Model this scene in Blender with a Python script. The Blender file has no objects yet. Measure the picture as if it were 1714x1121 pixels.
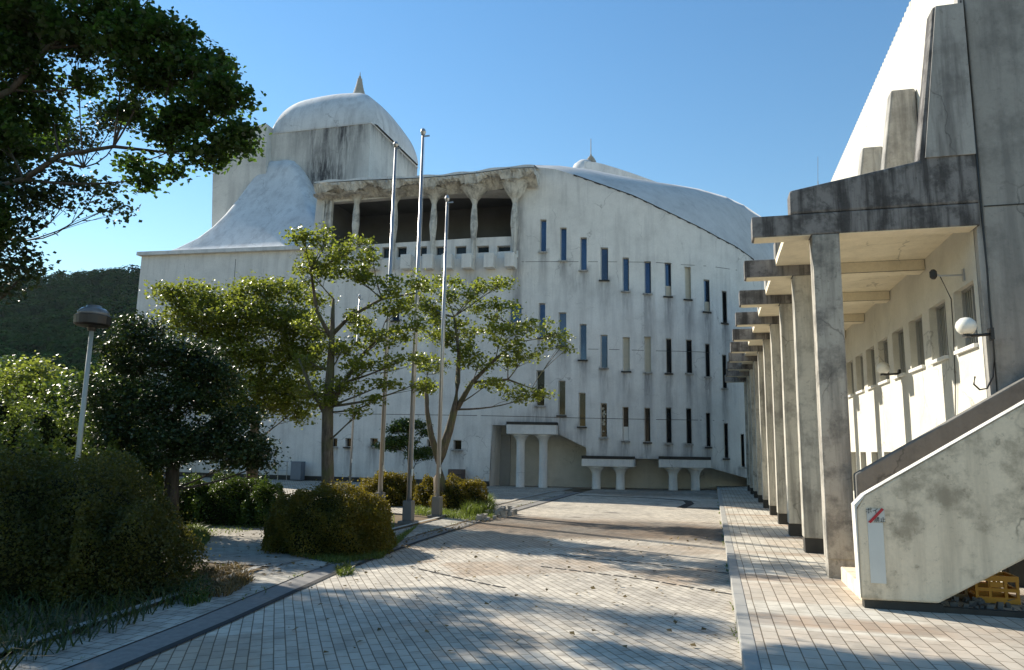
import bpy, math
import numpy as np
from mathutils import Matrix, Vector
# ------------------------------------------------------------------ camera
F=1215.; CX,CY=857.,560.5; ROLL=0.0177; PITCH=math.atan(190/F); YAW=math.radians(15.342); H=1.6
sc=bpy.context.scene
COL=sc.collection
cy_,sy_=math.cos(YAW),math.sin(YAW)
right0=Vector((cy_,sy_,0)); fwd0=Vector((-sy_,cy_,0)); up=Vector((0,0,1))
fw_=fwd0*math.cos(PITCH)+up*math.sin(PITCH); up0=-fwd0*math.sin(PITCH)+up*math.cos(PITCH)
R=right0*math.cos(ROLL)+up0*math.sin(ROLL); U=-right0*math.sin(ROLL)+up0*math.cos(ROLL)
cam=bpy.data.objects.new('camera',bpy.data.cameras.new('camera')); COL.objects.link(cam)
cam.matrix_world=Matrix(((R.x,U.x,-fw_.x,0),(R.y,U.y,-fw_.y,0),(R.z,U.z,-fw_.z,H),(0,0,0,1)))
cam.data.sensor_width=36; cam.data.lens=F/1714*36; cam.data.clip_end=8000; cam.data.clip_start=.05
sc.camera=cam
# ------------------------------------------------------------------ light
SUN_EL=math.radians(32.6); SDX,SDY=-.910,.414      # horizontal direction towards the sun
w=bpy.data.worlds.new('World'); sc.world=w; w.use_nodes=True
nt=w.node_tree; bg=nt.nodes['Background']; sky=nt.nodes.new('ShaderNodeTexSky'); sky.sky_type='NISHITA'; sky.sun_disc=False
sky.sun_elevation=SUN_EL; sky.sun_rotation=math.atan2(SDX,SDY); sky.air_density=1.5; sky.dust_density=.0; sky.ozone_density=3.0
hs=nt.nodes.new('ShaderNodeHueSaturation'); hs.inputs['Saturation'].default_value=1.22; nt.links.new(sky.outputs[0],hs.inputs['Color']); nt.links.new(hs.outputs[0],bg.inputs[0]); bg.inputs[1].default_value=.090
sl=bpy.data.lights.new('sun','SUN'); sl.energy=4.7; sl.angle=math.radians(.5); sl.color=(1,.92,.79)
so=bpy.data.objects.new('sun',sl); COL.objects.link(so)
d=Vector((SDX*math.cos(SUN_EL),SDY*math.cos(SUN_EL),math.sin(SUN_EL)))
so.rotation_euler=d.to_track_quat('Z','Y').to_euler()
sc.view_settings.view_transform='Standard'; sc.view_settings.look='None'; sc.view_settings.exposure=0.84; sc.view_settings.gamma=1
# ------------------------------------------------------------------ pixel -> world helpers (1714x1121 photograph)
def level(px,py):
    x=px-CX;y=-(py-CY);c,s=math.cos(ROLL),math.sin(ROLL)
    u=x*c-y*s;v=x*s+y*c
    return u,F*math.cos(PITCH)-v*math.sin(PITCH),F*math.sin(PITCH)+v*math.cos(PITCH)
def ray(px,py):
    u,f,z=level(px,py); return np.array([u*cy_-f*sy_,u*sy_+f*cy_,z])
O=np.array([0,0,H])
def atz(px,py,z): r=ray(px,py); return O+(z-H)/r[2]*r
def atx(px,py,x): r=ray(px,py); return O+x/r[0]*r
def aty(px,py,y): r=ray(px,py); return O+y/r[1]*r
def atD(px,py,D): return O+ray(px,py)*(D/level(px,py)[1])
rng=np.random.default_rng(7)
# ------------------------------------------------------------------ objects
WL={}
def setp(o,label=None,cat=None,group=None,kind=None):
    if label: o['label']=label
    if cat: o['category']=cat
    if group: o['group']=group
    if kind: o['kind']=kind
    return o
def thing(name,label,cat,loc,group=None):
    o=bpy.data.objects.new(name,None); o.empty_display_size=.2; o.location=loc; COL.objects.link(o); WL[o.name]=np.array(loc,float)
    return setp(o,label,cat,group)
def mk(name,V,Fc,mat,parent=None,loc=None,smooth=False,attrs=None,bevel=0):
    V=np.asarray(V,float)
    base=WL[parent.name] if parent is not None else (np.array(loc,float) if loc is not None else np.zeros(3))
    V=V-base
    me=bpy.data.meshes.new(name)
    if isinstance(Fc,np.ndarray):
        n,k=Fc.shape
        me.vertices.add(len(V)); me.vertices.foreach_set('co',V.astype(np.float32).ravel())
        me.loops.add(n*k); me.loops.foreach_set('vertex_index',Fc.astype(np.int32).ravel())
        me.polygons.add(n); me.polygons.foreach_set('loop_start',np.arange(0,n*k,k,dtype=np.int32))
        me.polygons.foreach_set('loop_total',np.full(n,k,dtype=np.int32))
        me.update(calc_edges=True); me.validate()
    else:
        me.from_pydata([tuple(v) for v in V],[],Fc); me.update()
    if attrs:
        for an,a in attrs.items():
            at=me.attributes.new(an,'FLOAT','POINT'); at.data.foreach_set('value',np.asarray(a,np.float32))
    if mat is not None: me.materials.append(mat)
    if smooth: me.polygons.foreach_set('use_smooth',np.ones(len(me.polygons),bool))
    o=bpy.data.objects.new(name,me); COL.objects.link(o)
    WL[o.name]=base
    if parent is not None: o.parent=parent
    elif loc is not None: o.location=loc
    if bevel:
        b=o.modifiers.new('bevel','BEVEL'); b.width=bevel; b.segments=2; b.limit_method='ANGLE'
    return o
class MB:
    def __init__(s): s.v=[];s.f=[]
    def add(s,V,Fc):
        n=len(s.v); s.v+= [tuple(map(float,p)) for p in V]; s.f+=[tuple(int(i)+n for i in f) for f in Fc]; return s
    def box(s,x0,x1,y0,y1,z0,z1):
        return s.add([(x0,y0,z0),(x1,y0,z0),(x1,y1,z0),(x0,y1,z0),(x0,y0,z1),(x1,y0,z1),(x1,y1,z1),(x0,y1,z1)],
          [(0,3,2,1),(4,5,6,7),(0,1,5,4),(1,2,6,5),(2,3,7,6),(3,0,4,7)])
    def prism_y(s,poly,y0,y1):   # poly in (x,z)
        n=len(poly); V=[(x,y0,z) for x,z in poly]+[(x,y1,z) for x,z in poly]
        Fc=[tuple(range(n)),tuple(range(2*n-1,n-1,-1))]+[(i,i+n,(i+1)%n+n,(i+1)%n) for i in range(n)]
        return s.add(V,Fc)
    def prism_z(s,poly,z0,z1):
        n=len(poly); V=[(x,y,z0) for x,y in poly]+[(x,y,z1) for x,y in poly]
        Fc=[tuple(range(n-1,-1,-1)),tuple(range(n,2*n))]+[(i,(i+1)%n,(i+1)%n+n,i+n) for i in range(n)]
        return s.add(V,Fc)
    def lathe(s,cx,cy,prof,n=16):
        V=[];Fc=[]
        for r,z in prof:
            for i in range(n):
                a=2*math.pi*i/n; V.append((cx+r*math.cos(a),cy+r*math.sin(a),z))
        m=len(prof)
        for j in range(m-1):
            for i in range(n):
                k=(i+1)%n; Fc.append((j*n+i,j*n+k,(j+1)*n+k,(j+1)*n+i))
        Fc.append(tuple(range(n-1,-1,-1))); Fc.append(tuple(range((m-1)*n,m*n)))
        return s.add(V,Fc)
    def tube(s,P,Rr,n=8):
        P=[np.array(p,float) for p in P]; V=[];Fc=[]; m=len(P)
        if not hasattr(Rr,'__len__'): Rr=[Rr]*m
        for j in range(m):
            t=P[min(j+1,m-1)]-P[max(j-1,0)]; t/=np.linalg.norm(t)+1e-9
            a=np.cross(t,(0,0,1)); 
            if np.linalg.norm(a)<.1: a=np.cross(t,(1,0,0))
            a/=np.linalg.norm(a); b=np.cross(t,a)
            for i in range(n):
                q=2*math.pi*i/n; V.append(P[j]+Rr[j]*(a*math.cos(q)+b*math.sin(q)))
        for j in range(m-1):
            for i in range(n):
                k=(i+1)%n; Fc.append((j*n+i,j*n+k,(j+1)*n+k,(j+1)*n+i))
        Fc.append(tuple(range(n-1,-1,-1))); Fc.append(tuple(range((m-1)*n,m*n)))
        return s.add(V,Fc)
    def make(s,name,mat,parent=None,**k): return mk(name,s.v,s.f,mat,parent,**k)
# ------------------------------------------------------------------ materials
def newmat(name):
    m=bpy.data.materials.new(name); m.use_nodes=True; nt=m.node_tree
    return m,nt,nt.nodes['Principled BSDF']
def N(nt,t,**k):
    n=nt.nodes.new(t)
    for a,b in k.items(): setattr(n,a,b)
    return n
def L(nt,a,b): nt.links.new(a,b)
def pos(nt,scale=(1,1,1)):
    g=N(nt,'ShaderNodeNewGeometry'); m=N(nt,'ShaderNodeMapping'); m.inputs['Scale'].default_value=scale
    L(nt,g.outputs['Position'],m.inputs['Vector']); return m.outputs[0]
def noise(nt,vec,scale,detail=6,rough=.6):
    n=N(nt,'ShaderNodeTexNoise'); n.inputs['Scale'].default_value=scale; n.inputs['Detail'].default_value=detail; n.inputs['Roughness'].default_value=rough
    L(nt,vec,n.inputs['Vector']); return n.outputs['Fac']
def ramp(nt,fac,stops):
    r=N(nt,'ShaderNodeValToRGB'); e=r.color_ramp.elements
    while len(e)<len(stops): e.new(.5)
    for i,(p,c) in enumerate(stops):
        e[i].position=p; e[i].color=(*c,1) if hasattr(c,'__len__') else (c,c,c,1)
    L(nt,fac,r.inputs[0]); return r.outputs[0]
def mix(nt,fac,a,b,mode='MIX'):
    m=N(nt,'ShaderNodeMix',data_type='RGBA',blend_type=mode)
    for s,v in ((0,fac),(6,a),(7,b)):
        if hasattr(v,'links') or hasattr(v,'is_linked'): L(nt,v,m.inputs[s])
        elif s==0: m.inputs[0].default_value=v
        else: m.inputs[s].default_value=(*v,1)
    return m.outputs[2]
def bump(nt,h,bs,strength=.3,dist=.02):
    b=N(nt,'ShaderNodeBump'); b.inputs['Strength'].default_value=strength; b.inputs['Distance'].default_value=dist
    L(nt,h,b.inputs['Height']); L(nt,b.outputs[0],bs.inputs['Normal'])
def attr(nt,name):
    a=N(nt,'ShaderNodeAttribute'); a.attribute_name=name; return a.outputs['Fac']
def concrete(name,base,dark,streak=.5,blotch=.5,stain=None,sc_=1.,moss=None,mortar=0):
    """weathered paint/concrete: vertical run-off streaks, blotches, optional painted-in stain attribute"""
    m,nt,b=newmat(name)
    st=noise(nt,pos(nt,(2.6*sc_,2.6*sc_,.22*sc_)),1.6,7,.62)
    bl=noise(nt,pos(nt),1.3*sc_,9,.68)
    fi=noise(nt,pos(nt),22*sc_,4,.6)
    c=mix(nt,ramp(nt,bl,[(.35,0.),(.75,1.)]),base,tuple(x*.8 for x in base))
    s=ramp(nt,st,[(.50-.05*streak,0.),(.67-.06*streak,1.)])
    mm=N(nt,'ShaderNodeMath',operation='MULTIPLY'); L(nt,s,mm.inputs[0]); mm.inputs[1].default_value=streak
    c=mix(nt,mm.outputs[0],c,dark)
    s2=ramp(nt,bl,[(.54-.07*blotch,0.),(.66-.07*blotch,1.)])
    m2=N(nt,'ShaderNodeMath',operation='MULTIPLY'); L(nt,s2,m2.inputs[0]); m2.inputs[1].default_value=blotch*.8
    c=mix(nt,m2.outputs[0],c,tuple(x*.9 for x in dark))
    if stain:
        a=attr(nt,'stain'); k=N(nt,'ShaderNodeMath',operation='MULTIPLY')
        g=ramp(nt,noise(nt,pos(nt,(5,5,.7)),1.3,6,.7),[(.36,.28),(.56,1.)])
        L(nt,a,k.inputs[0]); L(nt,g,k.inputs[1])
        c=mix(nt,k.outputs[0],c,stain)
    c=mix(nt,ramp(nt,fi,[(.35,.0),(.75,.22)]),c,tuple(x*.55 for x in base))
    nv=N(nt,'ShaderNodeTexNoise'); nv.inputs['Scale'].default_value=2.5; nv.inputs['Detail'].default_value=4; L(nt,pos(nt),nv.inputs['Vector'])
    va=N(nt,'ShaderNodeVectorMath',operation='MULTIPLY_ADD'); L(nt,nv.outputs['Color'],va.inputs[0]); va.inputs[1].default_value=(.5,.5,.5); L(nt,pos(nt,(1,1,.7)),va.inputs[2])
    vo=N(nt,'ShaderNodeTexVoronoi',feature='DISTANCE_TO_EDGE'); vo.inputs['Scale'].default_value=.55; L(nt,va.outputs[0],vo.inputs['Vector'])
    ck=N(nt,'ShaderNodeMath',operation='MULTIPLY'); L(nt,ramp(nt,vo.outputs['Distance'],[(.0,1.),(.007,0.)]),ck.inputs[0]); L(nt,ramp(nt,noise(nt,pos(nt),.8,3,.5),[(.50,0.),(.60,.55)]),ck.inputs[1])
    c=mix(nt,ck.outputs[0],c,tuple(x*.35 for x in dark))
    sp=ramp(nt,noise(nt,pos(nt),9*sc_,6,.75),[(.58,0.),(.68,.55*blotch+.1)])
    c=mix(nt,sp,c,dark)
    L(nt,c,b.inputs['Base Color']); b.inputs['Roughness'].default_value=.85; b.inputs['Specular IOR Level'].default_value=.25
    bump(nt,mix(nt,.5,fi,bl),b,.35,.02)
    return m
M_fac=concrete('facade_paint',(.80,.795,.76),(.30,.30,.30),.26,.08,stain=(.16,.16,.17),sc_=.8)
M_roofw=concrete('roof_paint',(.74,.76,.76),(.34,.35,.36),.4,.2,sc_=.6)
M_roofc=concrete('curved_roof_paint',(.64,.64,.62),(.32,.32,.32),.2,.2,sc_=.6)
M_tower=concrete('tower_concrete',(.72,.71,.66),(.30,.30,.30),.36,.2,stain=(.055,.055,.06),sc_=.5)
M_logg=concrete('loggia_concrete',(.66,.65,.60),(.075,.075,.075),.5,.6,sc_=1.4)
M_beam=concrete('beam_concrete',(.25,.24,.23),(.045,.043,.042),.85,.85,sc_=2.2)
M_col=concrete('column_concrete',(.58,.55,.47),(.12,.115,.105),.6,.55,sc_=1.5)
M_colfront=concrete('front_column_concrete',(.46,.43,.37),(.085,.083,.08),.6,.75,sc_=1.5)
M_pier=concrete('pier_concrete',(.42,.41,.38),(.10,.095,.09),.65,.4,sc_=1.3)
M_end=concrete('end_wall_concrete',(.36,.35,.32),(.13,.13,.125),.5,.5,sc_=1.1)
M_stair=concrete('stair_concrete',(.84,.71,.53),(.24,.195,.135),.3,.75,sc_=1.4)
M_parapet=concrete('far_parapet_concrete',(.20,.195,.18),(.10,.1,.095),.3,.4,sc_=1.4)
M_cream=concrete('bounce_cream',(.82,.74,.56),(.36,.32,.24),.12,.1,sc_=1.2)  # soffit cream carries the warm bounce light in its colour
M_wallin=concrete('gallery_wall_paint',(.70,.68,.60),(.42,.40,.33),.1,.08,sc_=1.)
M_dark=concrete('dark_plinth',(.06,.058,.052),(.03,.03,.028),.4,.4)
def simple(name,col,rough=.6,metal=0,spec=.5,var=.25,sc_=6):
    m,nt,b=newmat(name)
    n=noise(nt,pos(nt),sc_,5,.6)
    c=mix(nt,n,tuple(x*(1-var) for x in col),tuple(min(1,x*(1+var)) for x in col))
    L(nt,c,b.inputs['Base Color']); b.inputs['Roughness'].default_value=rough; b.inputs['Metallic'].default_value=metal; b.inputs['Specular IOR Level'].default_value=spec
    bump(nt,noise(nt,pos(nt),sc_*6,3,.5),b,.1,.005)
    return m
def glassm(name,col,rough=.06,metal=0.,spec=.5):
    m,nt,b=newmat(name)
    n=noise(nt,pos(nt,(1,1,.4)),1.3,3,.5)
    c=mix(nt,ramp(nt,n,[(.35,0.),(.65,1.)]),tuple(x*.55 for x in col),col)
    L(nt,c,b.inputs['Base Color']); b.inputs['Roughness'].default_value=rough; b.inputs['Metallic'].default_value=metal; b.inputs['Specular IOR Level'].default_value=spec
    bump(nt,noise(nt,pos(nt),.9,2,.5),b,.03,.05)
    return m
G_blue=glassm('window_glass',(.065,.10,.165),.12,.75)  # blue tint puts the reflected sky into the pane colour
G_bl3=[G_blue,glassm('window_glass_grey',(.075,.10,.155),.15,.7),glassm('window_glass_deep',(.04,.065,.125),.10,.7)]
G_dark=glassm('dark_window_glass',(.012,.014,.016),.10,0,.4)  # near-black colour stands in for panes that reflect trees
G_cream=simple('curtain_cloth',(.50,.47,.38),.7,var=.15)
G_curt=None
def curtain():
    m,nt,b=newmat('grey_curtain')
    wv=N(nt,'ShaderNodeTexWave'); wv.bands_direction='Y'; wv.inputs['Scale'].default_value=4.5; wv.inputs['Distortion'].default_value=3; wv.inputs['Detail'].default_value=2
    L(nt,pos(nt,(1,1,.1)),wv.inputs['Vector'])
    c=mix(nt,wv.outputs['Fac'],(.06,.065,.06),(.24,.24,.21))
    L(nt,c,b.inputs['Base Color']); b.inputs['Roughness'].default_value=.25
    return m
G_curt=curtain()
M_metal=simple('pole_metal',(.40,.40,.40),.36,.7,var=.12,sc_=9)
M_white=simple('white_paint',(.75,.75,.72),.5,var=.08)
M_black=simple('black_plastic',(.015,.015,.015),.45,var=.2)
M_frame=simple('aluminium_frame',(.38,.38,.37),.45,.4,var=.1)
M_spire=simple('spire_stone',(.36,.34,.29),.8,var=.35,sc_=3)
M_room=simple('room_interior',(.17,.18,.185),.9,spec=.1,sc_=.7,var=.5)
M_bark=None
def bark(name,c1,c2,moss):
    m,nt,b=newmat(name)
    n=noise(nt,pos(nt,(6,6,1.3)),3,7,.65); n2=noise(nt,pos(nt),3,5,.6)
    c=mix(nt,ramp(nt,n,[(.35,0.),(.65,1.)]),c1,c2); c=mix(nt,ramp(nt,n2,[(.45,0.),(.62,.8)]),c,moss)
    L(nt,c,b.inputs['Base Color']); b.inputs['Roughness'].default_value=.9; bump(nt,n,b,.8,.02); return m
M_bark=bark('bark',(.05,.04,.03),(.16,.13,.10),(.09,.10,.04))
M_bark_dark=bark('dark_bark',(.025,.02,.016),(.09,.07,.055),(.05,.05,.03))
def leafm(name,c1,c2,rough=.38,trans=.35,tcol=None,spec=.4):
    m,nt,b=newmat(name)
    out=nt.nodes['Material Output']
    t=attr(nt,'tint')
    c=mix(nt,t,c1,c2)
    n=noise(nt,pos(nt),.9,3,.5)
    c=mix(nt,ramp(nt,n,[(.4,0.),(.65,.5)]),c,tuple(x*.6 for x in c1))
    L(nt,c,b.inputs['Base Color']); b.inputs['Roughness'].default_value=rough; b.inputs['Specular IOR Level'].default_value=spec
    tr=N(nt,'ShaderNodeBsdfTranslucent'); 
    tc=tcol or tuple(min(1,x*1.9) for x in c2)
    L(nt,mix(nt,t,tuple(x*.7 for x in tc),tc),tr.inputs['Color'])
    ms=N(nt,'ShaderNodeMixShader'); ms.inputs[0].default_value=trans
    L(nt,b.outputs[0],ms.inputs[1]); L(nt,tr.outputs[0],ms.inputs[2]); L(nt,ms.outputs[0],out.inputs['Surface'])
    return m
LF_maple=leafm('maple_leaves',(.010,.026,.006),(.038,.075,.014),.42,.38,(.14,.26,.03))
LF_light=leafm('light_leaves',(.055,.080,.014),(.165,.195,.035),.38,.45,(.36,.42,.05))
LF_dark=leafm('dark_leaves',(.013,.028,.008),(.040,.068,.018),.45,.22,(.06,.10,.02))
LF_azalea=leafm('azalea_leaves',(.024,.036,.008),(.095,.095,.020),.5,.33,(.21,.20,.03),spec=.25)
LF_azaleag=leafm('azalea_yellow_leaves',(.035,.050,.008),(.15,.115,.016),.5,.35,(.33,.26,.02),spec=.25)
LF_hedge=leafm('hedge_leaves',(.025,.052,.008),(.085,.14,.022),.35,.3,(.13,.20,.025))
LF_bright=leafm('bright_leaves',(.028,.050,.010),(.115,.150,.028),.42,.36,(.20,.27,.035))
LF_grass=leafm('grass_blades',(.05,.08,.015),(.16,.21,.045),.5,.35,(.28,.36,.05))
LF_grassd=leafm('shaded_grass_blades',(.018,.034,.008),(.055,.085,.018),.5,.3,(.08,.12,.02))  # darker copy of the grass blades, shade put into the colour
LF_forest=leafm('forest_leaves',(.010,.030,.010),(.032,.082,.026),1.,.12,(.03,.07,.02),spec=0.)
LF_dry=leafm('dry_leaves',(.09,.06,.02),(.22,.16,.06),.6,.2,(.3,.2,.05))
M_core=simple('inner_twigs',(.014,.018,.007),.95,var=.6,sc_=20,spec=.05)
# ------------------------------------------------------------------ ground
def pavers(name,light,grey,brown,mort,rot=0,bw=.21,bh=.105,bumpd=.006):
    m,nt,b=newmat(name)
    g=N(nt,'ShaderNodeNewGeometry'); mp=N(nt,'ShaderNodeMapping'); mp.inputs['Rotation'].default_value=(0,0,rot)
    L(nt,g.outputs['Position'],mp.inputs['Vector'])
    wob=N(nt,'ShaderNodeTexNoise'); wob.inputs['Scale'].default_value=1.2; L(nt,mp.outputs[0],wob.inputs['Vector'])
    ad=N(nt,'ShaderNodeVectorMath',operation='MULTIPLY_ADD'); L(nt,wob.outputs['Color'],ad.inputs[0]); ad.inputs[1].default_value=(.014,.014,0); L(nt,mp.outputs[0],ad.inputs[2])
    br=N(nt,'ShaderNodeTexBrick'); br.offset=.5; br.inputs['Scale'].default_value=1
    br.inputs['Brick Width'].default_value=bw; br.inputs['Row Height'].default_value=bh; br.inputs['Mortar Size'].default_value=.0055; br.inputs['Mortar Smooth'].default_value=.3
    br.inputs['Color1'].default_value=(1,1,1,1); br.inputs['Color2'].default_value=(.74,.74,.74,1); br.inputs['Mortar'].default_value=(.30,.27,.23,1); br.inputs['Bias'].default_value=-.2
    L(nt,ad.outputs[0],br.inputs['Vector'])
    n1=noise(nt,pos(nt),.55,8,.65); n2=noise(nt,pos(nt),3.5,7,.7)
    c=mix(nt,attr(nt,'pat'),light,brown)
    c=mix(nt,ramp(nt,n1,[(.42,0.),(.60,.75)]),c,grey)
    c=mix(nt,ramp(nt,n2,[(.46,0.),(.68,.55)]),c,mort)
    a=attr(nt,'dirt'); k=N(nt,'ShaderNodeMath',operation='MULTIPLY'); L(nt,a,k.inputs[0]); L(nt,ramp(nt,n2,[(.2,.5),(.55,1.)]),k.inputs[1])
    c=mix(nt,k.outputs[0],c,(.045,.04,.034))
    c=mix(nt,1.,c,br.outputs['Color'],'MULTIPLY')
    L(nt,c,b.inputs['Base Color']); b.inputs['Roughness'].default_value=.8; b.inputs['Specular IOR Level'].default_value=.3
    bump(nt,br.outputs['Color'],b,.5,bumpd)
    return m
M_plaza=pavers('plaza_pavers',(.62,.56,.46),(.43,.39,.33),(.38,.26,.165),(.25,.22,.175),rot=math.radians(57),bw=.19,bh=.092)
M_walk=pavers('walkway_pavers',(.66,.61,.51),(.47,.435,.37),(.40,.28,.19),(.30,.265,.21),rot=math.radians(90),bw=.25,bh=.125)
M_path=pavers('path_pavers',(.42,.38,.31),(.30,.28,.25),(.33,.25,.17),(.17,.15,.12),rot=math.radians(10))
M_strip=pavers('edging_pavers',(.50,.47,.40),(.36,.34,.30),(.3,.25,.19),(.2,.18,.15),rot=0,bw=.14,bh=.14)
M_asph=simple('drain_asphalt',(.20,.19,.175),.9,var=.4,sc_=14)
M_hill=simple('hill_ground',(.015,.03,.012),.95,sc_=.1)
M_soil=simple('soil',(.17,.13,.085),.95,var=.55,sc_=5,spec=.1)
M_kerb=simple('kerb_stone',(.33,.32,.29),.85,var=.25,sc_=4)
M_groove=simple('drain_groove',(.02,.02,.02),.9)
def sheet(name,x0,x1,y0,y1,z,mat,step=.25,fn=None,edge=None):
    nx=max(2,int((x1-x0)/step)+1); ny=max(2,int((y1-y0)/step)+1)
    xs=np.linspace(x0,x1,nx); ys=np.linspace(y0,y1,ny); X,Y=np.meshgrid(xs,ys)
    if edge is not None:   # left boundary bends: x0(y)
        e=edge(Y); X=e+(X-x0)/(x1-x0)*(x1-e)
    V=np.stack([X.ravel(),Y.ravel(),np.full(X.size,z)],1)
    i=np.arange(nx*ny).reshape(ny,nx)
    Fc=np.stack([i[:-1,:-1],i[:-1,1:],i[1:,1:],i[1:,:-1]],-1).reshape(-1,4)
    p,dd=fn(X.ravel(),Y.ravel()) if fn else (np.zeros(X.size),np.zeros(X.size))
    return setp(mk(name,V,Fc,mat,attrs={'pat':p,'dirt':dd}),kind='structure')
def smooth(a,lo,hi): t=np.clip((a-lo)/(hi-lo),0,1); return t*t*(3-2*t)
def plaza_fn(X,Y):
    a_=math.radians(57); u=X*math.cos(a_)-Y*math.sin(a_); v=X*math.sin(a_)+Y*math.cos(a_)
    hsh=np.mod(np.sin(np.floor(u/1.15)*12.9898+np.floor(v/2.3)*78.233)*43758.5453,1.0); p=(hsh<.30)*.6+((hsh>.30)&(hsh<.42))*.3
    far=smooth(Y,17.2,18.2)*(1-smooth(Y,26,27)); p*=1-far*.9
    band=smooth(Y+.25*np.sin(X*1.7),13.2,14.2)*(1-smooth(Y+.2*np.sin(X*2.1+1),16.7,17.6))
    p=np.maximum(p,band*.9); dirt=band*.6
    fl=smooth(Y,27.0,27.6); dirt=np.maximum(dirt,fl*.4)
    blot=(np.sin(X*2.1+1.3*np.sin(Y))*np.sin(Y*1.7)>.93)&(Y>17.5); dirt=np.maximum(dirt,blot*.5)
    return p,dirt
def walk_fn(X,Y):
    m=np.mod(Y-9.35,2.3); p=((m>0)&(m<.42)).astype(float)*.8; p=np.maximum(p,(np.mod(np.sin(np.floor(X/.9)*12.9898+np.floor(Y/1.15)*78.233)*43758.5453,1.0)<.18)*.45)
    return p,smooth(Y,24,30)*.3
def drainx(Y): return np.interp(Y,[-6,2,4.5,6,8.6,12,17,33],[-3.6,-3.85,-4.09,-4.25,-4.62,-4.85,-4.93,-4.7])
setp(mk('ground',*(lambda s:([(-s,-s,-.06),(s,-s,-.06),(s,s,-.06),(-s,s,-.06)],[(0,1,2,3)]))(3500),M_soil),kind='structure')
sheet('plaza_pavement',-4.6,.19,-6,34,0,M_plaza,.12,plaza_fn,edge=drainx)
walk=sheet('raised_walkway',.30,14,-6,36,.12,M_walk,.12,walk_fn)
k=MB()
for y in np.arange(-6,36,.6): k.box(.185,.30,y+.004,y+.596,-.05,.118)
setp(k.make('walkway_kerb',M_kerb,bevel=.008),kind='structure')
# drain band, groove and edging strip that follow the bend
def ribbon(name,xa,xb,y0,y1,z,mat,step=.25):
    ys=np.arange(y0,y1+.01,step); V=[];Fc=[]
    for y in ys: V+=[(float(drainx(y))+xa,y,z),(float(drainx(y))+(xa+xb)/2,y,z),(float(drainx(y))+xb,y,z)]
    for j in range(len(ys)-1):
        for q in range(2): Fc.append((3*j+q,3*j+q+1,3*j+q+4,3*j+q+3))
    V=np.array(V); return setp(mk(name,V,np.array(Fc),mat,attrs={'pat':np.zeros(len(V)),'dirt':np.clip(rng.random(len(V))-.5,0,1)}),kind='structure')
ribbon('drain_band',-.36,-.02,-6,28,.004,M_asph)
ribbon('drain_groove',-.05,.03,-6,28,.009,M_groove)
ribbon('edging_path',-1.0,-.36,-6,28,.012,M_strip)
ribbon('edging_kerb',-1.1,-1.0,-6,8.5,.05,M_kerb); ribbon('edging_kerb',-1.1,-1.0,13,28,.05,M_kerb)
sheet('side_path',-16,-5.55,8.7,12.8,.02,M_path,.2)
setp(MB().add([(-30,-6,.006),(-5.2,-6,.006),(-5.2,30,.006),(-30,30,.006)],[(0,1,2,3)]).make('planting_bed',M_soil),kind='structure')
sheet('rear_path',-26,-5.6,16.5,30.5,.016,M_plaza,.3,lambda X,Y:(np.zeros(X.size),np.full(X.size,.25)))
# curved drain in front of the hall
k=MB()
P=[atz(x,y,0) for x,y in [(965,829),(1050,832),(1110,835),(1150,838),(1155,843),(1140,850),(1205,851)]]
for a,b_ in zip(P[:-1],P[1:]):
    t=(b_-a); t/=np.linalg.norm(t); n=np.array([-t[1],t[0],0])*.13; z=np.array([0,0,.006])
    k.add([a-n+z,b_-n+z,b_+n+z,a+n+z],[(0,1,2,3)])
setp(k.make('curved_drain',M_groove),kind='structure')
# dark expansion joints across the plaza
k=MB()
for q in [[(690,945),(800,958),(930,930-0),(1232,962)],[(700,950),(860,968),(1232,995)],[(905,905),(1228,930)]]:
    pass
def joint(pts):
    P=[atz(x,y,0) for x,y in pts]
    for a,b_ in zip(P[:-1],P[1:]):
        n_=max(2,int(np.linalg.norm(b_-a)/.22))
        for i in range(n_):
            p=a+(b_-a)*i/n_; q=a+(b_-a)*(i+.82)/n_
            t=(q-p)/np.linalg.norm(q-p); n=np.array([-t[1],t[0],0])*.022; z=np.array([0,0,.005])
            k.add([p-n+z,q-n+z,q+n+z,p+n+z],[(0,1,2,3)])
joint([(930,928),(1080,943),(1229,961)]); joint([(905,948),(1080,970),(1231,996)])
joint([(700,952),(800,975),(850,985)])
setp(k.make('plaza_joints',M_groove),kind='structure')
# ------------------------------------------------------------------ foliage helpers
def leaf_mesh(C,size,tint,flat=.5,elong=1.7,r=None,nrm=None):
    """one folded leaf (two triangles) per centre"""
    r=r or rng; n=len(C)
    nz=r.normal(size=(n,3)); nz[:,2]=np.abs(nz[:,2])+flat; nz=nz if nrm is None else nz*.5+nrm*1.5; nz/=np.linalg.norm(nz,axis=1)[:,None]
    t=r.normal(size=(n,3)); t-= (t*nz).sum(1)[:,None]*nz; t/=np.linalg.norm(t,axis=1)[:,None]+1e-9
    s=np.cross(nz,t); sz=(size*(.6+.8*r.random(n)))[:,None]
    a=C-t*sz*.5*elong*.6; b=C+t*sz*.5*elong*.6; l=C+s*sz*.42+nz*sz*.12; q=C-s*sz*.42+nz*sz*.12
    V=np.stack([a,l,b,q],1).reshape(-1,3)
    i=np.arange(n)*4
    Fc=np.stack([np.stack([i,i+1,i+2],1),np.stack([i,i+2,i+3],1)],1).reshape(-1,3)
    return V,Fc,np.repeat(tint,4)
def in_ball(n,r=None,power=.5):
    r=r or rng
    d=r.normal(size=(n,3)); d/=np.linalg.norm(d,axis=1)[:,None]; return d*(r.random(n)**power)[:,None]
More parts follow.
